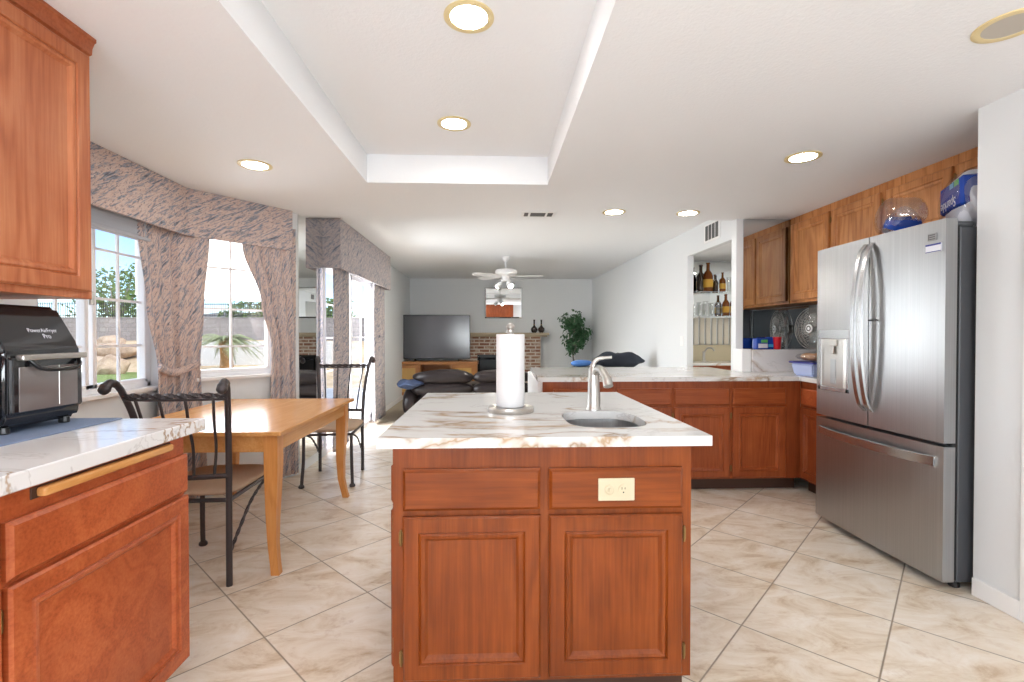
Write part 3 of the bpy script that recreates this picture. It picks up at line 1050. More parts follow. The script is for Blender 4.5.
# outlet on island drawer
ot = thing('electrical_outlet', 'cream wall plate with switch and socket on the island drawer front', 'outlet', (.405, 1.5535, .737))
bm = BM(); box(bm, (-.060, -.006, -.037), (.060, 0, .037), .003, seg=2); finish('cover_plate', bm, 'cream', ot)
bm = BM(); lathe(bm, [(.015, 0), (.015, .004), (.010, .006), (0, .006)], 20, (0, 0, 0), 0, Matrix.Translation((-.024, -.006, 0)) @ Matrix.Rotation(R(90), 4, 'X'))
box(bm, (-.027, -.018, -.004), (-.021, -.010, .008), .001)
finish('switch', bm, 'cream', ot)
bm = BM()
lathe(bm, [(.0165, 0), (.0165, .003), (0, .003)], 24, (0, 0, 0), 0, Matrix.Translation((.022, -.006, 0)) @ Matrix.Rotation(R(90), 4, 'X'))
so = finish('socket', bm, 'cream', ot)
bm = BM()
for x, z, w, h in ((.017, .005, .001, .004), (.027, .005, .001, .0035), (.022, -.008, .0022, .0022)):
    box(bm, (x - w, -.0096, z - h), (x + w, -.0088, z + h))
finish('slots', bm, 'black', so)

# left base cabinet and counter
cabinet('base_cabinet', 'reddish wooden base cabinet under the counter with the black air fryer', 'cabinet', (-1.08, 0.42, 0), R(90), 1.312, .70, .10, .893,
        [('drawer', .680, 1.309, .694, .826), ('drawer', .04, .665, .694, .826), ('door', .680, 1.309, .110, .682, 'l'), ('door', .04, .665, .110, .682, 'l')], 'dkwood_y', 'dkwood_y')
bm = BM(); box(bm, (-1.785, .40, .893), (-1.05, 1.812, .936), .003)
tag(finish('countertop', bm, 'marble3'), 'white marble-look counter slab carrying the black air fryer', 'countertop')
cb = thing('cutting_board', 'worn wooden pull-out board slotted under the counter edge near the air fryer', 'cutting board', (-1.08, 1.413, .868))
bm = BM(); box(bm, (.0, -.232, -.0115), (.024, .232, .0115), .007, seg=3); finish('front_edge', bm, 'table', cb, True, 40)
bm = BM(); box(bm, (-.002, -.245, -.014), (.003, .245, .014), .001); finish('slot', bm, 'toe', cb)

# left upper cabinet
cabinet('wall_cabinet', 'honey wood wall cabinet hanging above the black air fryer', 'cabinet', (-1.455, .70, 0), R(90), 1.12, .335, 1.37, KC - .001,
        [('door', .62, 1.095, 1.395, 2.235, 'l'), ('door', .10, .59, 1.395, 2.235, 'l')], 'lwood_v', 'lwood_y', kick=False, crown=1)

# peninsula base cabinets (two units), then the corner unit
def pen(label, x0, fr, w):
    return cabinet('base_cabinet', label, 'cabinet', (x0, 3.735, 0), 0, w, .56, .10, .878, fr, 'rdwood_v', 'rdwood_x')
def pf(a, b): return [('drawer', a, b, .690, .820), ('door', a, b, .115, .672, 'l')]
pen('red-brown base cabinet at the open end of the peninsula, half hidden by the island', .397, pf(.08, .552) + pf(.575, 1.010), 1.020)
pen('red-brown base cabinet of the peninsula between island and fridge', 1.418, pf(.012, .455) + pf(.480, .912), 1.038)
cabinet('base_cabinet', 'narrow red-brown base cabinet squeezed between peninsula corner and fridge', 'cabinet', (2.456, 3.735, 0), R(-90), .56, .62, .10, .878,
        [('drawer', .02, .54, .690, .820), ('door', .02, .54, .115, .672, 'l')], 'rdwood_v', 'dkwood_y')
bm = BM(); box(bm, (.358, 3.76, 0), (.396, 4.80, .878), .002); struct(finish('partition_peninsula_end', bm, 'white'))
bm = BM(); box(bm, (.396, 4.30, 0), (2.24, 4.36, .878), 0); struct(finish('partition_peninsula_back', bm, 'white'))
# L-shaped peninsula slab
bm = BM()
poly = [(.352, 3.705), (2.425, 3.705), (2.425, 3.165), (3.078, 3.165), (3.078, 4.199), (2.222, 4.199), (2.222, 4.885), (.39, 4.885)]
lo = [bm.verts.new((*p, .878)) for p in poly]; hi = [bm.verts.new((*p, .912)) for p in poly]
bm.faces.new(lo[::-1]); bm.faces.new(hi)
for i in range(8): bm.faces.new((lo[i], lo[(i + 1) % 8], hi[(i + 1) % 8], hi[i]))
tag(finish('peninsula_countertop', bm, 'marble2'), 'long white marble-look slab with brown veins on the peninsula', 'countertop')
# marble backsplash with ledge
bm = BM(); box(bm, (2.307, 4.178, .913), (3.078, 4.198, 1.112), .002); box(bm, (2.307, 4.198, 1.092), (3.078, 4.358, 1.112), .002)
tag(finish('backsplash_ledge', bm, 'marble4'), 'upright veined marble backsplash with shelf ledge under the mirrored wall', 'backsplash')
# mirrors of the kitchen corner
bm = BM(); box(bm, (2.312, 4.352, 1.113), (3.075, 4.3595, KC - .003))
tag(finish('wall_mirror', bm, 'mirror_dim'), 'full-height mirror sheet behind the ledge with the red cup', 'mirror')
bm = BM(); box(bm, (3.0705, 3.14, .915), (3.0795, 4.15, 1.525))
tag(finish('wall_mirror', bm, 'mirror_dim'), 'mirror backsplash under the oak wall cabinets beside the fridge', 'mirror')

# right upper cabinets: faces at X=2.75 looking -x
cabinet('wall_cabinet', 'golden oak wall cabinet above the mirror backsplash beside the fridge', 'cabinet', (2.75, 4.345, 0), R(-90), 1.075, .325, 1.53, KC - .001,
        [('door', .025, .525, 1.555, 2.245, 'r'), ('door', .560, 1.045, 1.555, 2.245, 'r')], 'oak_v', 'oak_y', kick=False)
cabinet('wall_cabinet', 'shallow golden oak wall cabinet directly above the fridge', 'cabinet', (2.75, 3.268, 0), R(-90), 1.06, .325, 1.86, KC - .001,
        [('door', .02, .50, 1.885, 2.245, 'r'), ('door', .53, 1.03, 1.885, 2.245, 'r')], 'oak_v', 'oak_y', kick=False)
# cabinets on the wall behind the camera (seen in the far mirror)
cabinet('wall_cabinet', 'red-brown wall cabinet reflected in the mirror above the fireplace', 'cabinet', (.98, YB + .34, 0), R(180), 1.40, .325, 1.62, KC - .001,
        [('door', .02, .46, 1.65, 2.25, 'r'), ('door', .48, .92, 1.65, 2.25, 'r'), ('door', .94, 1.38, 1.65, 2.25, 'r')], 'rdwood_v', 'rdwood_x', kick=False)

# ------------------------------------------------------------------ fridge
fr = thing('refrigerator', 'stainless steel french-door refrigerator with ice dispenser and bottom freezer', 'refrigerator', (2.16, 2.225, 0))
# local: x 0 = front face, y 0..0.91
bm = BM(); box(bm, (.095, .012, .035), (.895, .90, 1.765), .006); finish('body', bm, 'darkgrey', fr)
bm = BM(); box(bm, (.07, .015, .045), (.096, .897, 1.77)); finish('gasket', bm, 'black', fr)
def dfront(name, y0, y1, z0, z1, mat='steel'):
    bm = BM()
    # slightly bowed slab
    n = 10
    for i in range(n): pass
    pts = []
    for i in range(n + 1):
        y = y0 + (y1 - y0) * i / n
        yy = (y - .455) / .455
        pts.append((0.012 * yy * yy - 0.012 + .012, y))
    A = [[bm.verts.new((x, y, z)) for x, y in pts] for z in (z0, z1)]
    Bk = [[bm.verts.new((.07, y, z)) for x, y in pts] for z in (z0, z1)]
    for i in range(n):
        bm.faces.new((A[0][i], A[0][i + 1], A[1][i + 1], A[1][i])); bm.faces.new((Bk[0][i], Bk[0][i + 1], Bk[1][i + 1], Bk[1][i]))
        bm.faces.new((A[0][i], A[0][i + 1], Bk[0][i + 1], Bk[0][i])); bm.faces.new((A[1][i], A[1][i + 1], Bk[1][i + 1], Bk[1][i]))
    for i in (0, n):
        bm.faces.new((A[0][i], A[1][i], Bk[1][i], Bk[0][i]))
    es = [e for e in bm.edges if len(e.link_faces) == 2 and e.calc_face_angle(0) > 1.0]
    bmesh.ops.bevel(bm, geom=es, offset=.006, segments=2, affect='EDGES', profile=.5)
    return finish(name, bm, mat, fr, True, 30)
nd = dfront('door', 0, .452, .718, 1.80)
fd = dfront('door', .458, .91, .718, 1.80)
fz = dfront('freezer_drawer', 0, .91, .045, .700)
def bow(door, y, dy):
    bm = BM()
    P = curve_pts([(.005, y, .80), (-.035, y + dy * .4, .86), (-.066, y + dy, 1.05), (-.074, y + dy * 1.2, 1.27), (-.066, y + dy, 1.50), (-.035, y + dy * .4, 1.70), (.005, y, 1.765)], 8)
    t = bmesh.new(); pv = None
    for q in P:
        cur = [t.verts.new(q + Vector(k)) for k in ((-.006, -.013, 0), (-.006, .013, 0), (.006, .015, 0), (.006, -.015, 0))]
        if pv:
            for i in range(4): t.faces.new((pv[i], pv[(i + 1) % 4], cur[(i + 1) % 4], cur[i]))
        else: t.faces.new(cur)
        pv = cur
    t.faces.new(pv); join(bm, t)
    o = finish('handle', bm, 'steel_h', door, True, 50)
    return o
bow(nd, .428, -.0); bow(fd, .482, 0)
bm = BM(); box(bm, (-.05, .385, 1.318), (-.004, .40, 1.328), .002); tube(bm, [(-.05, .393, 1.323), (0, .393, 1.323)], .004); finish('latch', bm, 'black', nd)
bm = BM()
P = []
for i in range(21):
    u = -1 + 2 * i / 20
    P.append((-.052 + .05 * abs(u) ** 3.2, .455 + u * .415, .622 + 0 * u))
bm2 = bm
t = bmesh.new()
pv = None
for (x, y, z) in P:
    cur = [t.verts.new((x, y, z - .022)), t.verts.new((x, y, z + .022)), t.verts.new((x + .012, y, z + .026)), t.verts.new((x + .012, y, z - .026))]
    if pv:
        for i in range(4): t.faces.new((pv[i], pv[(i + 1) % 4], cur[(i + 1) % 4], cur[i]))
    else: t.faces.new(cur)
    pv = cur
t.faces.new(pv)
join(bm, t)
finish('handle', bm, 'steel_h', fz, True, 40)
# dispenser on far door
bm = BM()
y0, y1, z0, z1 = .605, .875, .885, 1.275
xo = -.004
box(bm, (xo, y0, z1 - .06), (xo + .02, y1, z1), .003)
for a, b, c, d in ((y0, y0 + .022, z0, z1), (y1 - .022, y1, z0, z1)):
    box(bm, (xo, a, c), (xo + .02, b, d - .05), .002)
box(bm, (xo, y0, z0), (xo + .02, y1, z0 + .025), .002)
ds = finish('dispenser', bm, 'steel_h', fd)
bm = BM()
a, b, c, d = y0 + .02, y1 - .02, z0 + .02, z1 - .055
q = [(xo + .006, a, c), (xo + .006, b, c), (xo + .006, b, d), (xo + .006, a, d)]
r_ = [(.0, a + .03, c + .01), (.0, b - .03, c + .01), (.0, b - .02, d - .03), (.0, a + .02, d - .03)]
Q = [bm.verts.new(p) for p in q]; Rr = [bm.verts.new((xo + .0035, p[1], p[2])) for p in r_]
for i in range(4): bm.faces.new((Q[i], Q[(i + 1) % 4], Rr[(i + 1) % 4], Rr[i]))
bm.faces.new(Rr)
finish('recess', bm, 'chrome', ds)
bm = BM(); box(bm, (xo - .012, .70, 1.17), (xo + .004, .76, 1.21), .005); tube(bm, [(xo - .008, .73, 1.17), (xo - .014, .73, 1.12)], .012, 12); finish('spout', bm, 'chrome', ds)
bm = BM(); box(bm, (xo - .002, .712, .93), (xo + .004, .76, 1.09), .003); finish('paddle', bm, 'steel', ds)
# emblem and sticker on near door, hinges
bm = BM(); box(bm, (.0035, .043, 1.705), (.012, .090, 1.740), .001); em = finish('emblem', bm, 'vent', nd)
bm = BM()
for z in (1.712, 1.722, 1.732): box(bm, (.0025, .049, z - .0022), (.0036, .078, z + .0022))
box(bm, (.0025, .081, 1.709), (.0036, .0845, 1.736)); finish('emblem_marks', bm, 'vent_dark', em)
bm = BM(); box(bm, (.004, .018, 1.648), (.0115, .100, 1.688)); stk = finish('sticker', bm, 'whitepack', nd)
bm = BM(); box(bm, (.0030, .018, 1.680), (.0042, .100, 1.688)); box(bm, (.0030, .018, 1.648), (.0042, .100, 1.6515)); finish('sticker_band', bm, 'bluelid', stk)
for y in (.045, .865):
    bm = BM(); box(bm, (.03, y - .035, 1.765), (.17, y + .035, 1.79), .008); finish('hinge_cover', bm, 'darkgrey', fr)
for y in (.05, .86):
    bm = BM(); lathe(bm, [(.02, 0), (.024, .004), (.02, .045)], 14, (.12, y, 0)); finish('foot', bm, 'black', fr)

# paper towel packs on fridge
tp = thing('paper_towel_pack', 'blue and white wrapped paper towel pack with upside-down lettering on the fridge', 'paper towel pack', (2.515, 2.41, 1.791), R(-28))
bm = BM(); pillow(bm, (0, 0, .145), (.10, .15, .145), 7, None, 0, 32, 14, .008, 2); finish('wrap', bm, 'whitepack', tp, True)
bm = BM(); box(bm, (-.108, -.145, .105), (-.02, .145, .255), .012); finish('blue_band', bm, 'bluepack', tp)
Tt = Matrix.Translation((-.1092, .02, .142)) @ Matrix.Rotation(R(-90), 4, 'Z') @ Matrix.Rotation(R(90), 4, 'X') @ Matrix.Rotation(R(180), 4, 'Z')
text('lettering', 'Sparkle', .07, Tt, 'whitepack', tp)
bm = BM(); box(bm, (-.1095, -.05, .215), (-.107, .0, .243), .001); finish('cyan_badge', bm, 'cyanpack', tp)
bm = BM(); box(bm, (-.1095, -.115, .215), (-.107, -.06, .243), .001); finish('green_badge', bm, 'greenpack', tp)
bm = BM(); pillow(bm, (0, 0, .155), (.122, .168, .16), 4, None, 0, 32, 14, .02, 5); finish('plastic_film', bm, 'film', tp, True)
tp2 = thing('plastic_bag', 'crumpled clear plastic bag with blue print lying on the fridge beside the paper towel pack', 'plastic bag', (2.335, 2.685, 1.791), R(-12))
bm = BM(); pillow(bm, (0, 0, .120), (.10, .150, .120), 2.4, None, 0, 40, 18, .05, 9); finish('plastic_film', bm, 'film', tp2, True)
bm = BM(); pillow(bm, (0.01, 0.0, .085), (.085, .115, .083), 2.2, None, 0, 40, 18, .045, 4); o_ = finish('printed_wrap', bm, ['film', 'bluepack', 'whitepack'], tp2, True)
for p in o_.data.polygons:
    q = p.center
    u_ = q.z - .35 * q.y
    p.material_index = 1 if .06 < u_ < .115 else (2 if -.02 < u_ < .035 else 0)

# ------------------------------------------------------------------ ledge items
fn = thing('desk_fan', 'round desk fan with wire cage standing behind the food container beside the fridge', 'fan', (2.87, 4.115, .913), R(-79))
# local facing -y
bm = BM(); lathe(bm, [(0, 0.001), (.055, .001), (.058, .006), (.05, .022), (.02, .035), (.014, .05), (.013, .40)], 28); fb = finish('stand', bm, 'white', fn, True, 40)
HZ = .385
bm = BM()
TX = Matrix.Translation((0, -.05, HZ)) @ Matrix.Rotation(R(90), 4, 'X')
for r in (.178,): 
    for yy in (-.035, .0, .035):
        tube(bm, [(r * math.cos(a), r * math.sin(a), yy) for a in [2 * math.pi * i / 40 for i in range(41)]], .0028, 6, 0, TX)
for r, zz in ((.06, .055), (.11, .052), (.15, .045)):
    tube(bm, [(r * math.cos(a), r * math.sin(a), zz) for a in [2 * math.pi * i / 36 for i in range(37)]], .0014, 5, 0, TX)
for k in range(36):
    a = 2 * math.pi * k / 36
    tube(bm, [(.03 * math.cos(a), .03 * math.sin(a), .056), (.12 * math.cos(a), .12 * math.sin(a), .052), (.178 * math.cos(a), .178 * math.sin(a), .0), (.12 * math.cos(a), .12 * math.sin(a), -.045), (.05 * math.cos(a), .05 * math.sin(a), -.05)], .0018, 4, 0, TX)
finish('cage', bm, 'chrome', fn, True)
bm = BM(); lathe(bm, [(0, .054), (.034, .054), (.036, .060), (.030, .064), (0, .064)], 28, (0, 0, 0), 0, TX)
hb_ = finish('hub_badge', bm, 'white', fn, True, 40)
bm = BM(); lathe(bm, [(.014, .0645), (.024, .0645), (.024, .0655), (.014, .0655)], 28, (0, 0, 0), 0, TX, cap=False); finish('badge_ring', bm, 'vent_dark', hb_)
bm = BM()
for k in range(4):
    a0 = math.pi / 2 * k
    for i in range(1):
        pass
    vs = []
    for s in range(7):
        r = .03 + .115 * s / 6
        wv_ = .35 + .45 * s / 6
        vs.append([bm.verts.new(TX @ Vector((r * math.cos(a0 + t_ * wv_), r * math.sin(a0 + t_ * wv_), t_ * .022))) for t_ in (-1, -.3, .3, 1)])
    for a, b in zip(vs, vs[1:]):
        for i in range(3): bm.faces.new((a[i], a[i + 1], b[i + 1], b[i]))
bl = finish('blades', bm, 'glass2', fn, True)
bl.modifiers.new('thick', 'SOLIDIFY').thickness = .002
bm = BM(); lathe(bm, [(0, -.12), (.04, -.115), (.05, -.08), (.048, -.05), (.03, -.045), (.02, .0), (.03, .01), (0, .05)], 24, (0, 0, 0), 0, TX); finish('motor', bm, 'vent', fn, True, 40)

bp = thing('snack_pack', 'small blue and white snack package on the marble ledge near the post', 'package', (2.42, 4.25, 1.113), R(12))
bm = BM(); box(bm, (-.065, -.03, 0), (.065, .03, .10), .012, seg=2); finish('box', bm, 'bluepack', bp)
bm = BM(); box(bm, (-.05, -.032, .012), (.05, -.029, .05), .004); finish('label_patch', bm, 'whitepack', bp)
bm = BM(); box(bm, (-.02, -.032, .06), (.05, -.029, .085), .004); finish('green_patch', bm, 'greenpack', bp)
bp = thing('snack_pack', 'dark blue package leaning beside the red cup on the ledge', 'package', (2.525, 4.28, 1.113), R(-8))
bm = BM(); box(bm, (-.045, -.02, 0), (.045, .02, .11), .012, seg=2); finish('box', bm, 'bluepack', bp)
bm = BM(); box(bm, (-.03, -.022, .02), (.03, -.019, .045), .004); finish('label_patch', bm, 'cyanpack', bp)
cp = thing('red_cup', 'red plastic cup on the marble ledge between blue packages and fan', 'cup', (2.565, 4.235, 1.113))
bm = BM(); lathe(bm, [(0, 0), (.026, 0), (.028, .004), (.034, .10), (.036, .105), (.034, .105), (.030, .10), (.024, .006), (0, .006)], 24); finish('cup_body', bm, 'red', cp, True, 40)
bm = BM(); lathe(bm, [(.0345, .103), (.037, .105), (.037, .110), (.0335, .110)], 24, cap=False); finish('rim', bm, 'red', cp, True)

ct = thing('food_container', 'pale blue plastic container with dark blue lid on the peninsula beside the fridge', 'container', (2.64, 3.80, .912), R(8))
bm = BM()
A = [bm.verts.new((x * .135, y * .10, 0)) for x, y in ((-1, -1), (1, -1), (1, 1), (-1, 1))]; B = [bm.verts.new((x * .155, y * .12, .10)) for x, y in ((-1, -1), (1, -1), (1, 1), (-1, 1))]
bm.faces.new(A); bm.faces.new(B)
for i in range(4): bm.faces.new((A[i], A[(i + 1) % 4], B[(i + 1) % 4], B[i]))
bmesh.ops.bevel(bm, geom=bm.edges[:], offset=.012, segments=2, affect='EDGES')
finish('tub', bm, 'palebox', ct, True, 40)
bm = BM(); box(bm, (-.163, -.128, .10), (.163, .128, .114), .006, seg=2); finish('lid', bm, 'bluelid', ct)
bb = thing('bread_bag', 'bag of baked rolls lying on the blue-lidded container', 'bread', (2.64, 3.80, 1.034), R(8))
for x, y in ((-.085, -.05), (.0, -.055), (.085, -.045), (-.05, .045), (.05, .05)):
    bm = BM(); pillow(bm, (x, y, .030), (.05, .05, .030), 2.3, None, 0, 18, 8, .004, x); finish('roll', bm, 'bread', bb, True)
bm = BM(); pillow(bm, (0, 0, .037), (.155, .12, .034), 3.5, None, 0, 28, 10, .012, 3); finish('plastic_bag', bm, 'film', bb, True)

# ------------------------------------------------------------------ air fryer
af = thing('air_fryer', 'glossy black air fryer oven with window door on the near counter', 'air fryer', (-1.60, 1.612, .945), R(90))
af.scale = (.80, 1, 1)
# local: front -y; after 90deg: front faces +x, local x -> +Y ; half width .155, depth .17
def extrude_profile(bm, prof, x0, x1, bev=.012):
    A = [bm.verts.new((x0, y, z)) for y, z in prof]; B = [bm.verts.new((x1, y, z)) for y, z in prof]
    n = len(prof)
    bm.faces.new(A); bm.faces.new(B[::-1])
    for i in range(n): bm.faces.new((A[i], A[(i + 1) % n], B[(i + 1) % n], B[i]))
    if bev: bmesh.ops.bevel(bm, geom=bm.edges[:], offset=bev, segments=3, affect='EDGES')
bm = BM(); extrude_profile(bm, [(-.150, .012), (-.166, .05), (-.168, .235), (-.160, .262), (-.085, .392), (.15, .392), (.165, .36), (.165, .012)], -.17, .17, .014)
afb = finish('housing', bm, 'gloss_black', af, True, 35)
bm = BM(); box(bm, (-.155, -.178, .055), (.155, -.160, .228), .008, seg=2); dr = finish('door', bm, 'gloss_black', af)
M['af_window'] = simple('smoked_window_glass', srgb(112, 104, 102), 0.08, 0.0, 0.9)
bm = BM(); box(bm, (-.130, -.1805, .062), (.125, -.177, .198), .014, seg=3)
finish('window', bm, 'af_window', dr)
bm = BM(); box(bm, (-.135, -.198, .218), (.150, -.172, .236), .004, seg=2); finish('handle', bm, 'chrome', dr)
bm = BM(); tube(bm, curve_pts([(-.09, -.178, .222), (-.07, -.196, .195), (-.02, -.202, .186), (.06, -.202, .186), (.11, -.196, .195), (.13, -.178, .222)], 6), .007, 8); finish('grip', bm, 'black', dr, True)
bm = BM()
tube(bm, [(.035, -.182, .07), (.035, -.182, .198)], .0012, 6)
finish('door_seam', bm, 'chrome', dr)
sl = math.atan2(.130, .075)
def aft(s, size, x, z):
    y = -.160 + (z - .262) * (.075 / .130) - .0015
    T = Matrix.Translation((x, y, z)) @ Matrix.Rotation(sl, 4, 'X')
    return text('lettering', s, size, T, 'whitepack', af, .0003)
aft('PowerAirFryer', .021, .03, .310); aft('Pro', .024, .035, .291)
for x in (-.13, .13):
    for y in (-.13, .13):
        bm = BM(); lathe(bm, [(.016, 0), (.018, .004), (.016, .02)], 12, (x, y, -.004)); finish('foot', bm, 'black', af)
bm = BM(); box(bm, (-1.76, 1.20, .9365), (-1.335, 1.797, .941), .001)
tag(finish('counter_mat', bm, 'greymat'), 'blue-grey textured mat under the air fryer on the near counter', 'mat')

# ------------------------------------------------------------------ dining table
tb_ = thing('dining_table', 'light maple dining table with curved legs by the bay window', 'table', (-1.545, 3.135, 0))
bm = BM(); box(bm, (-.475, -.655, .728), (.475, .655, .75), .005, seg=2); finish('tabletop', bm, 'table', tb_)
bm = BM()
for a, b in (((-.405, -.60, .635), (.405, -.578, .728)), ((-.405, .578, .635), (.405, .60, .728)), ((-.432, -.57, .635), (-.41, .57, .728)), ((.41, -.57, .635), (.432, .57, .728))):
    box(bm, a, b, .002)
finish('apron', bm, 'table', tb_)
for sx in (-1, 1):
    for sy in (-1, 1):
        bm = BM()
        pv = None
        for z, w, o in ((0, .021, .022), (.05, .020, .012), (.15, .022, -.004), (.3, .027, -.008), (.45, .032, -.003), (.56, .035, 0), (.728, .0355, 0)):
            cx, cy = sx * (.405 + o), sy * (.575 + o)
            cur = [bm.verts.new((cx + a * w, cy + b * w, z)) for a, b in ((-1, -1), (1, -1), (1, 1), (-1, 1))]
            if pv:
                for i in range(4): bm.faces.new((pv[i], pv[(i + 1) % 4], cur[(i + 1) % 4], cur[i]))
            else: bm.faces.new(cur)
            pv = cur
        bm.faces.new(pv)
        finish('leg', bm, 'table_leg', tb_, True, 40)

# ------------------------------------------------------------------ dining chairs
def make_chair(name, label):
    t = thing(name, label, 'chair')
    def post(sx):
        return [(sx * .188, -.245, 0), (sx * .188, -.245, .22), (sx * .188, -.243, .45), (sx * .197, -.262, .66), (sx * .216, -.305, .86), (sx * .236, -.352, .985)]
    for sx in (-1, 1):
        bm = BM()
        P = curve_pts(post(sx), 6)
        tube(bm, P, .0145, 12)
        sc = curve_pts([(sx * .236, -.352, .985), (sx * .242, -.372, 1.012), (sx * .247, -.398, 1.022), (sx * .251, -.422, 1.008), (sx * .252, -.430, .992)], 5)
        tube(bm, sc, [.0145] * 5 + [.017] * 5 + [.020] * 5 + [.023] * 6, 12)
        pillow(bm, (sx * .252, -.432, .995), (.024, .022, .024), 2, None, 0, 12, 8)
        finish('rear_leg', bm, 'iron', t, True, 50)
        bm = BM()
        tube(bm, curve_pts([(sx * .200, .245, 0.012), (sx * .197, .236, .08), (sx * .190, .222, .22), (sx * .188, .222, .42)], 6), [.013] * 19, 12)
        lathe(bm, [(.02, 0), (.024, .006), (.022, .018), (.014, .026)], 14, (sx * .200, .246, 0))
        finish('front_leg', bm, 'iron', t, True, 50)
        bm = BM()
        rope(bm, curve_pts([(sx * .190, -.232, .17), (sx * .190, -.15, .24), (sx * .190, -.02, .34), (sx * .190, .10, .39), (sx * .190, .20, .418)], 8), .009, None, .5)
        finish('side_brace', bm, 'iron', t)
    # rails and slats
    def tz(z):  # y,width of the back at height
        f = (z - .45) / .535
        return -.243 - .109 * f ** 1.4, .188 + .048 * f ** 1.3
    yt, wt = tz(.955); yl, wl = tz(.55)
    def railp(y, w, z, sag=.03, n=24): return [(-w + 2 * w * i / n, y - sag * math.sin(math.pi * i / n), z) for i in range(n + 1)]
    bm = BM(); rope(bm, railp(yt, wt, .957), .0135, None, .55); tube(bm, railp(yt, wt, .938), .006, 8); finish('top_rail', bm, 'iron', t)
    bm = BM(); tube(bm, railp(yl, wl, .55), .010, 8, 0, None, 1.3); finish('lower_rail', bm, 'iron', t, True)
    for k in (-1.5, -.5, .5, 1.5):
        a = k / 2.0
        sag = lambda u: .03 * math.cos(u * math.pi / 2)
        pb = Vector((a * wl * .9, yl - sag(a), .55)); pt_ = Vector((a * wt * 1.0, yt - sag(a), .945))
        m1 = pb.lerp(pt_, .35) + Vector((0, .020, 0)); m2 = pb.lerp(pt_, .7) + Vector((0, .006, 0))
        bm = BM(); tube(bm, curve_pts([pb, m1, m2, pt_], 6), .0085, 8, 0, None, .7); finish('slat', bm, 'iron', t, True)
    bm = BM()
    tube(bm, [(-.19, -.24, .425), (.19, -.24, .425)], .011); tube(bm, [(-.19, .222, .425), (.19, .222, .425)], .011)
    tube(bm, [(-.19, -.24, .425), (-.19, .222, .425)], .011); tube(bm, [(.19, -.24, .425), (.19, .222, .425)], .011)
    finish('seat_frame', bm, 'iron', t)
    bm = BM(); pillow(bm, (0, -.0, .462), (.218, .248, .032), 5, None, 0, 40, 10); finish('seat', bm, 'seat', t, True)
    return t
ch = make_chair('dining_chair', 'dark iron dining chair tucked under the near table end beside the counter')
ch.location = (-1.495, 2.665, 0); ch.rotation_euler = (0, 0, R(2))
dup(ch, (-1.36, 4.215, 0), R(180 + 4), 'dark iron dining chair at the far table end facing the kitchen, seat uncovered')

# ------------------------------------------------------------------ ceiling lamps
def can(x, y, z, label, on=True, group=None):
    t = thing('ceiling_light', label, 'ceiling light', (x, y, z), 0, group)
    bm = BM(); lathe(bm, [(.100, 0), (.100, -.004), (.092, -.007), (.074, -.004), (.072, .0), (.072, .0)], 40, cap=False)
    finish('trim_ring', bm, 'can_ring', t, True, 50)
    bm = BM(); lathe(bm, [(0, -.0035), (.0735, -.0035), (.0735, -.001), (0, -.001)], 36)
    finish('lens', bm, 'lens_on' if on else 'lens_off', t)
    return t
G = 'recessed ceiling lights'
can(-.091, 1.94, TC, 'lit recessed light in the raised ceiling tray, the larger one nearer the viewer', True, G)
can(-.226, 2.914, TC, 'lit recessed light in the raised ceiling tray, the smaller one nearer the living room', True, G)
can(-.0, .55, TC, 'lit recessed light in the ceiling tray directly above the camera side of the island', True, G)
can(-1.489, 3.11, KC, 'lit recessed light above the dining table', True, G)
can(1.868, 2.834, KC, 'lit recessed light in front of the fridge', True, G)
can(1.06, 4.162, KC, 'lit recessed light over the peninsula, nearer the ceiling vent', True, G)
can(1.717, 4.17, KC, 'lit recessed light over the peninsula, nearer the wall cabinets', True, G)
can(1.787, 1.604, KC, 'unlit recessed light beside the white pantry wall', False, G)
can(1.75, -.4, KC, 'lit recessed light behind the viewer near the pantry', True, G)
can(-1.2, .2, KC, 'lit recessed light behind the viewer above the counter', True, G)

# ceiling vent
vt = thing('ceiling_vent', 'square white air vent in the kitchen ceiling near the living room', 'vent', (.408, 4.25, KC))
bm = BM(); box(bm, (-.15, -.085, -.008), (.15, .085, 0), .003); finish('frame', bm, 'white', vt)
bm = BM(); box(bm, (-.125, -.06, -.0095), (-.09, .06, -.006)); box(bm, (-.07, -.06, -.0095), (.06, .06, -.006)); box(bm, (.08, -.06, -.0095), (.125, .06, -.006)); finish('louvers', bm, 'vent_dark', vt)
# wall vent above the bar opening
A0 = Vector((2.25, 4.45)); D0 = (Vector((2.13, FAR)) - A0).normalized()
def rw(y): return 2.25 + (y - 4.45) * (2.13 - 2.25) / (FAR - 4.45)
wv = thing('wall_vent', 'white louvered air grille on the wall above the bar opening', 'vent', (rw(4.83), 4.83, 2.295), math.atan2(D0.y, D0.x))
bm = BM(); box(bm, (-.17, 0, -.095), (.17, .010, .095), .003); finish('frame', bm, 'white', wv)
bm = BM()
for k in range(4): box(bm, (-.14 + k * .072, .009, -.075), (-.085 + k * .072, .0125, .075))
finish('louvers', bm, 'vent_dark', wv)
# light switch on right living wall
sw = thing('light_switch', 'white light switch on the living room wall beside the bar opening', 'switch', (rw(5.56), 5.56, 1.17), math.atan2(D0.y, D0.x))
bm = BM(); box(bm, (-.045, 0, -.058), (.045, .006, .058), .002); finish('cover_plate', bm, 'white', sw)
bm = BM(); box(bm, (-.008, .005, -.015), (.008, .011, .015), .002); finish('toggle', bm, 'white', sw)

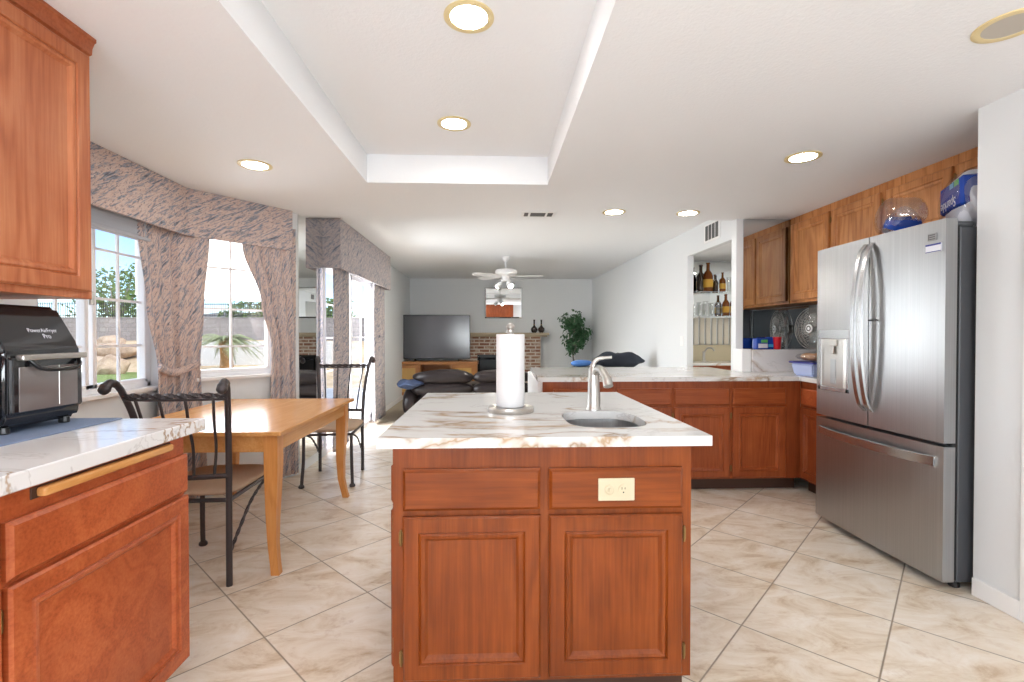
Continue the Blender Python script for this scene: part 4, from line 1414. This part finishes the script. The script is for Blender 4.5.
# ------------------------------------------------------------------ living room
# fireplace
fp = thing('fireplace', 'used-brick fireplace with black firebox and tan mantel shelf', 'fireplace', (.16, 9.88, 0))
bm = BM()
w, fw, fh = .84, .46, .84
H_ = 1.205
box(bm, (-w, 0, 0), (-fw, .31, H_)); box(bm, (fw, 0, 0), (w, .31, H_)); box(bm, (-fw, 0, fh), (fw, .31, H_)); box(bm, (-fw, .26, 0), (fw, .31, fh))
finish('brick_surround', bm, 'brick', fp)
bm = BM(); box(bm, (-fw, .24, .0), (fw, .262, fh)); box(bm, (-fw, .02, fh - .03), (fw, .26, fh - .001)); box(bm, (-fw, .02, 0), (-fw + .02, .25, fh)); box(bm, (fw - .02, .02, 0), (fw, .25, fh)); finish('firebox', bm, 'black', fp)
bm = BM(); box(bm, (-fw + .02, .01, .05), (-fw + .05, .03, fh - .05)); box(bm, (fw - .05, .01, .05), (fw - .02, .03, fh - .05)); box(bm, (-fw + .02, .01, fh - .1), (fw - .02, .03, fh - .06)); box(bm, (-.015, .012, .05), (.015, .03, fh - .08)); finish('fire_screen', bm, 'gloss_black', fp)
bm = BM(); box(bm, (-w - .13, -.05, H_), (w + .13, .31, H_ + .03), .006); box(bm, (-w - .16, -.09, H_ + .03), (w + .17, .31, H_ + .085), .008); finish('mantel_shelf', bm, 'mantel', fp)
bm = BM(); box(bm, (-w, -.08, 0), (w, 0, .05), .004); finish('hearth', bm, 'brick', fp)
# small side wall behind the mantel: vases
vz = H_ + .085
def vase(label, x):
    t = thing('vase', label, 'vase', (x, 9.86, vz))
    bm = BM(); lathe(bm, [(0, 0), (.035, 0), (.055, .02), (.070, .06), (.062, .095), (.035, .12), (.018, .145), (.015, .20), (.017, .25), (.024, .265), (.018, .262), (.010, .20), (0, .19)], 24); finish('vase_body', bm, 'vase', t, True, 60)
    bm = BM(); lathe(bm, [(.0172, .155), (.020, .158), (.020, .166), (.0168, .170)], 18, cap=False); finish('neck_ring', bm, 'brass', t, True)
vase('dark slender-necked vase on the mantel, the one closer to the wall mirror', .865)
vase('dark slender-necked vase on the mantel, the one closer to the ficus', 1.012)
# mirror above the mantel
mm = thing('wall_mirror', 'rectangular frameless mirror hanging above the fireplace mantel', 'mirror', (.245, 10.17, 1.915))
bm = BM()
Tm = Matrix.Rotation(R(0.8), 4, 'X')
ring_front(bm, -.39, .39, -.315, .315, [(0, 0), (0, .008), (.022, .013), (.024, .013)], 0)
bmesh.ops.transform(bm, matrix=Tm, verts=bm.verts[:])
finish('mirror_glass', bm, 'mirror', mm)
bm = BM(); box(bm, (-.395, .0, -.32), (.395, .012, .32)); bmesh.ops.transform(bm, matrix=Tm, verts=bm.verts[:]); finish('backing', bm, 'vent', mm)

# tv stand and tv
ts = thing('tv_stand', 'light wooden television stand with glass-panelled doors beside the fireplace', 'tv stand', (-1.07, 9.30, .008))
bm = BM()
box(bm, (-.80, -.02, .665), (.80, .44, .72), .004); box(bm, (-.78, 0, 0), (-.74, .42, .665)); box(bm, (.74, 0, 0), (.78, .42, .665))
box(bm, (-.33, .01, .04), (-.30, .42, .665)); box(bm, (.26, .01, .04), (.29, .42, .665)); box(bm, (-.74, .01, .04), (.74, .42, .075)); box(bm, (-.74, .40, .04), (.74, .415, .665)); box(bm, (-.30, .03, .36), (.26, .40, .38))
finish('cabinet_frame', bm, 'tvwood', ts)
for a, b in ((-.735, -.335), (.295, .735)):
    bm = BM()
    box(bm, (a, -.008, .08), (a + .06, .012, .66), .002); box(bm, (b - .06, -.008, .08), (b, .012, .66), .002)
    box(bm, (a + .06, -.008, .60), (b - .06, .012, .66), .002); box(bm, (a + .06, -.008, .08), (b - .06, .012, .14), .002)
    d = finish('door', bm, 'tvwood', ts)
    bm = BM(); box(bm, (a + .055, .0, .135), (b - .055, .006, .605)); finish('glass_panel', bm, 'amber_glass', d)
tv = thing('television', 'large flat black television on the wooden stand', 'television', (-1.075, 9.44, .729))
bm = BM(); box(bm, (-.650, 0, .045), (.650, .045, .905), .006); finish('bezel', bm, 'black', tv)
bm = BM(); box(bm, (-.638, -.002, .062), (.638, .002, .893)); finish('screen', bm, 'screen', tv)
for x in (-.42, .42):
    bm = BM(); tube(bm, [(x, .02, .05), (x - .0, -.06, .006)], .008); tube(bm, [(x, .02, .05), (x, .12, .006)], .008); finish('foot', bm, 'black', tv)

# sofa with its back to the kitchen
so = thing('sofa', 'black leather sofa with puffy back pillows, turned away from the kitchen', 'sofa', (-.28, 7.3, .008))
bm = BM(); pillow(bm, (0, .12, .215), (.86, .42, .205), 7, None, 0, 40, 12); finish('base', bm, 'leather', so, True)
for x in (-.44, .44):
    bm = BM(); pillow(bm, (x, -.17, .615), (.45, .16, .11), 3.0, Matrix.Translation((0, 0, 0)), 0, 36, 14, .02, x * 5); finish('back_pillow', bm, 'leather', so, True)
    bm = BM(); pillow(bm, (x, -.14, .44), (.46, .19, .12), 3.5, None, 0, 36, 12, .01, x * 3); finish('lower_pillow', bm, 'leather', so, True)
for x in (-.92, .92):
    bm = BM(); pillow(bm, (x * 1.0, .12, .235), (.12, .44, .225), 4, None, 0, 28, 12); finish('armrest', bm, 'leather', so, True)
bm = BM(); pillow(bm, (0, .18, .44), (.80, .36, .07), 5, None, 0, 36, 12); finish('seat', bm, 'leather', so, True)
# denim throw on the arm
bm = BM(); pillow(bm, (-1.185, 7.10, .535), (.20, .26, .062), 2.4, Matrix.Identity(4), 0, 40, 18, .045, 6)
o = finish('throw_blanket', bm, 'denim', None, True)
tag(o, 'blue denim-coloured throw draped over the arm of the black sofa', 'blanket')
# second sofa along the right wall
s2 = thing('sofa', 'dark leather loveseat against the right living room wall beyond the peninsula', 'sofa', (1.46, 6.78, .008), R(180))
bm = BM(); pillow(bm, (0, 0, .22), (.62, .45, .21), 7, None, 0, 36, 12); finish('base', bm, 'leather', s2, True)
bm = BM(); pillow(bm, (0, .33, .60), (.62, .13, .215), 5, None, 0, 36, 12, .01, 2); finish('backrest', bm, 'leather', s2, True)
for x in (-.52, .52):
    bm = BM(); pillow(bm, (x, 0, .33), (.12, .46, .30), 4, None, 0, 28, 12); finish('armrest', bm, 'leather', s2, True)
bm = BM(); pillow(bm, (1.20, 6.45, .862), (.14, .11, .045), 3, None, 0, 28, 12, .012, 3)
tag(finish('cushion', bm, 'bluecush', None, True), 'bright blue cushion lying on the back of the dark loveseat', 'cushion')
bm = BM(); pillow(bm, (1.70, 6.45, .905), (.36, .15, .10), 2.6, None, 0, 48, 24, .06, 11)
o = finish('jacket_pile', bm, 'navy', None, True)
tag(o, 'heap of dark navy jackets thrown over the back of the loveseat', 'clothes', None)
for k, (x, z) in enumerate(((1.95, .845), (1.70, .87))):
    pass

# ficus
fc = thing('ficus_tree', 'tall leafy ficus plant in the living room corner beside the fireplace', 'plant', (1.66, 9.75, .008))
bm = BM(); lathe(bm, [(0, 0), (.13, 0), (.15, .02), (.18, .28), (.19, .30), (.17, .30), (.15, .24), (0, .24)], 28); finish('pot', bm, 'vase', fc, True, 50)
bm = BM()
tube(bm, curve_pts([(0, 0, .24), (.02, 0, .6), (-.02, .01, .95), (.02, 0, 1.3), (.0, 0, 1.6)], 6), [.022] * 12 + [.014] * 13, 8)
rnd = random.Random(5)
tips = []
for k in range(26):
    z = rnd.uniform(.85, 1.5); a = rnd.uniform(0, 6.283)
    r = rnd.uniform(.14, .33) * (1.0 if z < 1.45 else .7)
    e = Vector((math.cos(a) * r, math.sin(a) * r * .75, z + rnd.uniform(.05, .33)))
    tube(bm, [(0, 0, z - .08), e * .5 + Vector((0, 0, z * .5)), e], [.008, .006, .003], 5)
    tips.append((Vector((0, 0, z)), e))
M['bark'] = simple('pale_bark', srgb(150, 146, 138), 0.8)
finish('trunk', bm, 'bark', fc, True)
bm = BM()
for b0, e in tips:
    for q in range(44):
        t_ = rnd.uniform(.35, 1.15)
        p = b0.lerp(e, t_) + Vector((rnd.gauss(0, .05), rnd.gauss(0, .05), rnd.gauss(-.03, .06)))
        L_ = rnd.uniform(.06, .10); W_ = L_ * .30
        d = Vector((rnd.gauss(0, 1), rnd.gauss(0, 1), rnd.gauss(-.8, .6))).normalized()
        sd_ = d.cross(Vector((rnd.gauss(0, 1), rnd.gauss(0, 1), rnd.gauss(0, 1)))).normalized()
        nn = d.cross(sd_)
        v = [bm.verts.new(p), bm.verts.new(p + d * L_ * .4 + sd_ * W_ + nn * .006), bm.verts.new(p + d * L_), bm.verts.new(p + d * L_ * .4 - sd_ * W_ + nn * .006)]
        bm.faces.new((v[0], v[1], v[2])); bm.faces.new((v[0], v[2], v[3]))
o = finish('foliage', bm, 'foliage', fc)

# ceiling fan
cf = thing('ceiling_fan', 'white ceiling fan with five blades and spot lamps in the living room', 'ceiling fan', (.213, 7.35, 0))
Z0 = 2.145
bm = BM(); lathe(bm, [(0, LC), (.065, LC), (.062, LC - .03), (.035, LC - .07), (.014, LC - .08), (.014, Z0 + .10)], 28); finish('downrod', bm, 'white', cf, True, 50)
bm = BM(); lathe(bm, [(0, Z0 + .105), (.05, Z0 + .10), (.15, Z0 + .09), (.165, Z0 + .07), (.165, Z0 + .02), (.14, Z0), (.07, Z0 - .01), (.06, Z0 - .05), (.075, Z0 - .06), (.07, Z0 - .085), (0, Z0 - .09)], 36); finish('motor_housing', bm, 'white', cf, True, 50)
for k in range(5):
    a = R(-8 + 72 * k)
    T = Matrix.Rotation(a, 4, 'Z') @ Matrix.Translation((0, 0, Z0 - .012)) @ Matrix.Rotation(R(12), 4, 'X')
    bm = BM()
    bmv = bmesh.new()
    out = [(.17, -.045), (.30, -.055), (.48, -.06), (.55, -.045), (.57, 0), (.55, .045), (.48, .06), (.30, .055), (.17, .045)]
    A = [bmv.verts.new((x, y, 0)) for x, y in out]; B = [bmv.verts.new((x, y, .008)) for x, y in out]
    bmv.faces.new(A[::-1]); bmv.faces.new(B)
    for i in range(len(out)): bmv.faces.new((A[i], A[(i + 1) % len(out)], B[(i + 1) % len(out)], B[i]))
    join(bm, bmv, T)
    bl_ = finish('blade', bm, 'white', cf)
    bm = BM(); box(bm, (.10, -.02, -.006), (.24, .02, 0), .003, 0, T); finish('blade_bracket', bm, 'white', bl_)
for k in range(3):
    a = R(-60 + 120 * k)
    d = Vector((math.cos(a) * .75, math.sin(a) * .75, -.75)).normalized()
    base = Vector((math.cos(a) * .05, math.sin(a) * .05, Z0 - .08))
    q = d.to_track_quat('Z', 'Y').to_matrix().to_4x4()
    T = Matrix.Translation(base) @ q
    bm = BM(); lathe(bm, [(0, -.005), (.014, 0), (.016, .03), (.036, .045), (.040, .13), (.036, .13), (.034, .05), (0, .048)], 20, (0, 0, 0), 0, T); lm = finish('spot_lamp', bm, 'white', cf, True, 50)
    bm = BM(); lathe(bm, [(0, .105), (.034, .105), (.034, .112), (0, .112)], 20, (0, 0, 0), 0, T); finish('bulb', bm, 'fan_lens', lm)

# ------------------------------------------------------------------ wet bar
wb = thing('bar_counter', 'white wet bar counter with low backsplash in the wall niche', 'counter', (2.32, 5.50, 0))
bm = BM(); box(bm, (0, .03, .10), (1.175, .54, .865)); finish('cabinet', bm, 'rdwood_v', wb)
bm = BM(); box(bm, (0, 0, .885), (1.175, .545, .915), .003); finish('countertop', bm, 'marble2', wb)
bm = BM(); box(bm, (0, .01, .865), (1.175, .54, .885)); finish('front_rail', bm, 'rdwood_x', wb)
bm = BM(); box(bm, (0, .505, .915), (1.175, .545, 1.115), .003); finish('backsplash', bm, 'cream', wb)
bm = BM(); box(bm, (2.32, 6.035, 1.12), (3.495, 6.0495, 2.17)); tag(finish('wall_mirror', bm, 'mirror'), 'mirror behind the glass shelves of the wet bar niche', 'mirror')
M['panel'] = simple('pale_blind_reflection', srgb(214, 206, 190), 0.5)
bm = BM()
for k in range(15): box(bm, (2.33 + k * .078, 6.018, 1.12), (2.33 + k * .078 + .058, 6.034, 1.462), .004)  # strips stand in for vertical blinds reflected in the bar mirror
tag(finish('blind_reflection', bm, 'panel'), 'pale vertical strips as reflected blinds under the glass shelves of the bar niche', 'panel')
for z, lab in ((1.775, 'upper glass shelf in the bar niche holding amber bottles'), (1.475, 'lower glass shelf in the bar niche holding glasses and bottles')):
    s = thing('glass_shelf', lab, 'shelf', (2.32, 5.86, z))
    bm = BM(); box(bm, (0, 0, 0), (1.17, .172, .008)); finish('shelf_glass', bm, 'glass2', s)
    for x in (.25, .9):
        bm = BM(); box(bm, (x - .008, .01, -.02), (x + .008, .155, -.001), .002); finish('bracket', bm, 'chrome', s)
bl0 = thing('bar_light', 'small round ceiling lamp inside the wet bar niche', 'ceiling light', (2.95, 5.0, 2.18))
bm = BM(); lathe(bm, [(.10, 0), (.10, -.02), (.085, -.025)], 28, cap=False); finish('trim_ring', bm, 'white', bl0, True, 50)
bm = BM(); lathe(bm, [(0, -.030), (.06, -.028), (.085, -.015), (0, -.012)], 28); finish('diffuser', bm, emis('bar_lamp_diffuser', (1, .93, .82), 60.0), bl0, True)
def bottle(label, x, z, h, r, m, lab=True, y=5.93, group='bottles on the glass bar shelves'):
    t = thing('bottle', label, 'bottle', (x, y, z), 0, group)
    bm = BM(); lathe(bm, [(0, 0), (r * .95, 0), (r, .006), (r, h * .55), (r * .8, h * .64), (r * .36, h * .74), (r * .33, h * .95), (r * .42, h * .955), (r * .42, h), (0, h)], 20); finish('bottle_glass', bm, m, t, True, 50)
    if lab:
        bm = BM(); lathe(bm, [(r * 1.02, h * .14), (r * 1.02, h * .42)], 20, cap=False); finish('paper_label', bm, 'label', t, True)
bottle('tall dark bottle beside the big amber bottle on the upper bar shelf', 2.60, 1.784, .33, .036, 'darkbottle', False)
bottle('large amber bottle with yellow label on the upper bar shelf', 2.70, 1.784, .36, .058, 'amber')
bottle('small dark bottle between the large amber one and the squat amber one, upper shelf', 2.80, 1.784, .20, .030, 'darkbottle', False)
bottle('squat amber bottle with yellow label on the upper bar shelf near the post', 2.885, 1.784, .24, .038, 'amber')
bottle('amber bottle on the lower bar shelf, beside the drinking glasses', 2.93, 1.484, .27, .042, 'amber')
bottle('amber bottle on the lower bar shelf, half hidden by the white post', 3.03, 1.484, .28, .045, 'amber')
for k, (x, y, h, lab) in enumerate(((2.53, 5.93, .12, 'stubby clear tumbler at the wall end of the lower bar shelf'), (2.60, 5.91, .15, 'clear tumbler second from the wall end, lower bar shelf'), (2.675, 5.94, .18, 'tall clear glass third from the wall end, lower bar shelf'),
        (2.75, 5.92, .16, 'clear glass fourth from the wall end, lower bar shelf'), (2.83, 5.93, .17, 'clear glass touching the amber bottle on the lower bar shelf'), (2.97, 5.93, .18, 'tall clear glass on the upper bar shelf near the post'))):
    t = thing('drinking_glass', lab, 'glass', (x, y, 1.484 if k < 5 else 1.784), 0, 'clear glasses on the bar shelves')
    bm = BM(); lathe(bm, [(0, 0), (.026, 0), (.028, .004), (.032, h), (.030, h), (.026, .008), (0, .008)], 18); finish('glass_body', bm, 'glass2', t, True, 50)
    bm = BM(); lathe(bm, [(.0322, h - .004), (.0328, h), (.0300, h + .001)], 18, cap=False); finish('rim', bm, 'glass2', t, True)
bf = thing('bar_faucet', 'small brushed nickel faucet on the wet bar counter', 'faucet', (2.62, 5.86, .916))
bm = BM(); lathe(bm, [(.028, 0), (.026, .01), (.018, .03), (.016, .12), (0, .125)], 18); finish('body', bm, 'chrome', bf, True, 50)
bm = BM(); tube(bm, curve_pts([(0, 0, .10), (.03, -.03, .16), (.07, -.07, .165), (.09, -.09, .13)], 6), .011, 10); finish('spout', bm, 'chrome', bf, True)

# ------------------------------------------------------------------ outside
def extmat(name, c1, c2, sc, rough=.9, b=.4):
    m, nt, bs, N, L = newmat(name)
    f = nz(N, L, coords(N, L), sc, 6, .65)
    L.new(ramp(N, L, f, [(.35, c1), (.65, c2)]), bs.inputs['Base Color'])
    bs.inputs['Roughness'].default_value = rough
    bump(N, L, bs, f, b, .02)
    return m
M['dirt'] = extmat('sandy_ground', srgb(176, 152, 118), srgb(214, 194, 162), 1.5)
M['lawn'] = extmat('lawn_green', srgb(96, 116, 50), srgb(140, 158, 78), 8)
M['rock'] = extmat('tan_rock', srgb(150, 124, 100), srgb(206, 182, 156), 2.2)
M['treeleaf'] = extmat('tree_leaf', srgb(74, 104, 52), srgb(128, 150, 84), 3)
M['palmleaf'] = simple('palm_frond', srgb(150, 158, 116), 0.7)
M['palmtrunk'] = extmat('palm_trunk', srgb(118, 82, 44), srgb(180, 134, 78), 14, .9, 1.0)
M['fence'] = simple('black_iron_fence', srgb(40, 42, 44), 0.5, .5)
M['stucco'] = extmat('white_stucco', srgb(206, 204, 200), srgb(224, 222, 218), 20)
M['shade'] = simple('off_white_shade_cloth', srgb(228, 222, 216), 0.9, 0.0, 0.2)
M['patio'] = extmat('pale_concrete', srgb(196, 194, 190), srgb(214, 212, 208), 5)
M['hill'] = extmat('far_hill', srgb(120, 118, 116), srgb(150, 146, 140), .05)
nt_ = M['shade'].node_tree
tl_ = nt_.nodes.new('ShaderNodeBsdfTranslucent'); tl_.inputs[0].default_value = (0.9, 0.88, 0.85, 1)
ms_ = nt_.nodes.new('ShaderNodeMixShader'); ms_.inputs[0].default_value = 0.75
nt_.links.new(nt_.nodes['Principled BSDF'].outputs[0], ms_.inputs[1]); nt_.links.new(tl_.outputs[0], ms_.inputs[2])
nt_.links.new(ms_.outputs[0], nt_.nodes['Material Output'].inputs[0])
bm = BM(); box(bm, (-70, -40, -.5), (-2.49, 60, -.14)); box(bm, (-2.49, FAR + .3, -.5), (60, 60, -.14)); struct(finish('ground_outside', bm, 'dirt'))
bm = BM(); box(bm, (-6.0, 4.6, -.14), (-1.87, 12, -.06)); struct(finish('path_patio', bm, 'patio'))
bm = BM(); box(bm, (-14.5, 8.5, -.14), (-6.2, 16.2, -.12))
bm.free()
bm = BM()
lw = [(-15.5, 10.5), (-9.0, 8.2), (-8.6, 13.0), (-10.6, 16.8), (-15.0, 19.6), (-19.5, 18.5)]
A = [bm.verts.new((x, y, -.138)) for x, y in lw]; B = [bm.verts.new((x, y, -.11)) for x, y in lw]
bm.faces.new(A[::-1]); bm.faces.new(B)
for i in range(len(lw)): bm.faces.new((A[i], A[(i + 1) % len(lw)], B[(i + 1) % len(lw)], B[i]))
o = finish('lawn', bm, 'lawn'); o['kind'] = 'stuff'; o['label'] = 'green lawn in the yard outside the bay window'
# rising bank
bm = BM()
g = []
for i in range(25):
    row = []
    for j in range(13):
        u, v = i / 24, j / 12
        x = -30 + 26 * u
        y = 17.6 + 5.2 * v - (x + 12) * .06
        z = -.145 + 1.13 * (v * v * (3 - 2 * v)) + .10 * noise.noise(Vector((x * .6, y * .6, 0))) * min(1, v * 3)
        row.append(bm.verts.new((x, y, z)))
    g.append(row)
for a, b in zip(g, g[1:]):
    for j in range(12): bm.faces.new((a[j], a[j + 1], b[j + 1], b[j]))
struct(finish('ground_bank', bm, 'dirt', None, True))
# block wall and fence
bw = thing('garden_wall', 'grey block garden wall at the top of the bank outside', 'wall', (0, 22.9, 0))
bm = BM(); box(bm, (-32, 0, .3), (-2, .2, 2.0)); finish('block_courses', bm, 'block', bw)
bm = BM(); box(bm, (-32, -.02, 2.0), (-2, .22, 2.06)); finish('wall_cap', bm, 'block', bw)
fe = thing('iron_fence', 'black iron picket fence standing on the garden wall', 'fence', (0, 23.0, 2.06))
bm = BM()
for k in range(190):
    x = -26 + k * .10
    box(bm, (x, -.008, 0), (x + .018, .008, .70))
o = finish('pickets', bm, 'fence', fe); 
bm = BM(); box(bm, (-26, -.012, .08), (-7, .012, .11)); box(bm, (-26, -.012, .60), (-7, .012, .63)); finish('rails', bm, 'fence', fe)
# rocks
def rock(label, x, y, z, s, seed):
    bm = BM()
    bmesh.ops.create_icosphere(bm, subdivisions=3, radius=1)
    for v in bm.verts:
        d = 1 + .28 * noise.noise(v.co * 1.3 + Vector((seed, 0, 0))) + .1 * noise.noise(v.co * 4 + Vector((seed, 3, 0)))
        v.co = Vector((v.co.x * s[0], v.co.y * s[1], v.co.z * s[2])) * d
    o = finish('rock', bm, 'rock', None, True, 35)
    o.location = (x, y, z)
    tag(o, label, 'rock', 'boulders on the bank outside')
def dpt(px, d):
    xc = (px - 512) / 482 * d
    return (xc * .99914 + d * .0415, -xc * .0415 + d * .99914)
rock('large pale pointed boulder just behind the lawn outside', -13.3, 17.4, .10, (.50, .4, .42), 1)
rock('flat brown boulder behind the pale pointed boulder, at the edge of the lawn', -14.9, 18.3, .25, (.85, .5, .30), 2)
rock('tan boulder beside the pale pointed one, partly behind the window frame', -12.0, 18.0, .2, (.55, .5, .45), 3)
rock('low long boulder higher up the bank', -15.4, 20.0, .62, (1.3, .5, .3), 4)
rock('small round boulder near the top of the bank under the block wall', -16.3, 21.3, .95, (.5, .4, .28), 5)
# trees
def tree(label, x, y, h, r, seed, name='tree'):
    t = thing(name, label, 'tree', (x, y, 0), 0, 'trees beyond the garden wall')
    rn = random.Random(seed)
    bm = BM(); tube(bm, [(0, 0, -.1), (.1, 0, h * .3), (0, .1, h * .7)], [.16, .12, .05], 8)
    for k in range(7):
        a = rn.uniform(0, 6.28); tube(bm, [(0.05, 0, h * .35), (math.cos(a) * r * .4, math.sin(a) * r * .4, h * .6), (math.cos(a) * r * .7, math.sin(a) * r * .7, h * .8)], [.06, .04, .015], 6)
    finish('trunk', bm, 'bark', t, True)
    bm = BM()
    for k in range(1500):
        u = Vector((rn.gauss(0, 1), rn.gauss(0, 1), rn.gauss(0, 1))).normalized() * (rn.random() ** .4)
        p = Vector((u.x * r, u.y * r, h * .62 + u.z * h * .36)) + Vector((rn.gauss(0, .15),) * 3)
        s = rn.uniform(.07, .17)
        d = Vector((rn.gauss(0, 1), rn.gauss(0, 1), rn.gauss(0, 1))).normalized(); e = d.cross(Vector((rn.gauss(0, 1), rn.gauss(0, 1), rn.gauss(0, 1)))).normalized()
        v = [bm.verts.new(p + d * s), bm.verts.new(p + e * s * .5), bm.verts.new(p - d * s), bm.verts.new(p - e * s * .5)]
        bm.faces.new(v)
    finish('crown', bm, 'treeleaf', t)
tree('rounded green tree behind the fence seen through the middle of the first window', -17.3, 26, 5.6, 1.9, 1)
tree('sparse taller tree behind the fence next to the window post', -21.6, 28.5, 5.2, 1.8, 2)
tree('low green tree behind the fence beyond the palm', -12.9, 27, 3.4, 1.8, 3)
tree('grey-green low tree behind the fence, near the patio shade edge', -10.2, 30, 3.6, 1.8, 4)
# white garden wall behind palm
bm = BM(); box(bm, (-11.6, 18.9, -.14), (-6.2, 19.08, 1.0), .01)
tag(finish('garden_wall', bm, 'stucco'), 'low white stucco wall behind the palm outside', 'wall')
# palm
pm = thing('sago_palm', 'short spreading palm in front of the low white wall outside', 'palm', (-9.30, 17.3, -.14))
bm = BM(); lathe(bm, [(.25, 0), (.22, .2), (.19, .6), (.22, 1.0), (.26, 1.15), (.12, 1.3), (0, 1.32)], 14); finish('trunk', bm, 'palmtrunk', pm, True)
rn = random.Random(3)
bm = BM()
for k in range(34):
    a = 2 * math.pi * k / 34 * 3.3; up = rn.uniform(-.25, .9); L_ = rn.uniform(1.0, 1.35)
    P = []
    for i in range(9):
        s = i / 8
        P.append(Vector((math.cos(a) * L_ * s * (1 - .1 * up), math.sin(a) * L_ * s * (1 - .1 * up), 1.2 + up * s * .9 - .75 * s * s)))
    tube(bm, P, [.014] * 8 + [.004], 4)
    sdv = Vector((-math.sin(a), math.cos(a), 0))
    for i in range(1, 9):
        for j in range(4):
            q = P[i - 1].lerp(P[i], j / 4); dd = (P[i] - P[i - 1]).normalized(); ll = .26 * math.sin(math.pi * min(1, .15 + (i - 1 + j / 4) / 8.6))
            for sg_ in (-1, 1):
                e = q + (sdv * sg_ + dd * .6 + Vector((0, 0, -.2))).normalized() * ll
                bm.faces.new((bm.verts.new(q - dd * .018), bm.verts.new(q + dd * .018), bm.verts.new(e)))
finish('fronds', bm, 'palmleaf', pm)
# patio shade hanging outside window 2
psh = thing('patio_shade', 'off-white patio shade cloth hanging outside the second bay window', 'shade', (0, 0, 0))
Tw = frame_T(W2, W1)
bm = BM(); box(bm, (-.05, .60, 1.57), (1.0, .607, 2.305), 0, 0, Tw); finish('shade_cloth', bm, 'shade', psh)
bm = BM(); tube(bm, [Tw @ Vector((-.05, .603, 1.57)), Tw @ Vector((1.0, .603, 1.57))], .012, 8); finish('hem_bar', bm, 'pvc', psh)
# hills
bm = BM()
for i in range(60):
    pass
g = []
for i in range(61):
    x = -190 + i * 4.5
    h = 6 + 4.5 * noise.noise(Vector((x * .02, 3, 0))) + 1.5 * noise.noise(Vector((x * .08, 1, 0)))
    g.append([bm.verts.new((x, 118 + 0 * h, -.3)), bm.verts.new((x, 130, h * .7)), bm.verts.new((x, 150, h)), bm.verts.new((x, 180, -.3))])
for a, b in zip(g, g[1:]):
    for j in range(3): bm.faces.new((a[j], a[j + 1], b[j + 1], b[j]))
struct(finish('hills', bm, 'hill', None, True))
bm = BM(); box(bm, (-400, 60, -.6), (400, 400, -.3)); box(bm, (-400, -60, -.6), (-70, 60, -.3)); struct(finish('ground_far', bm, 'dirt'))
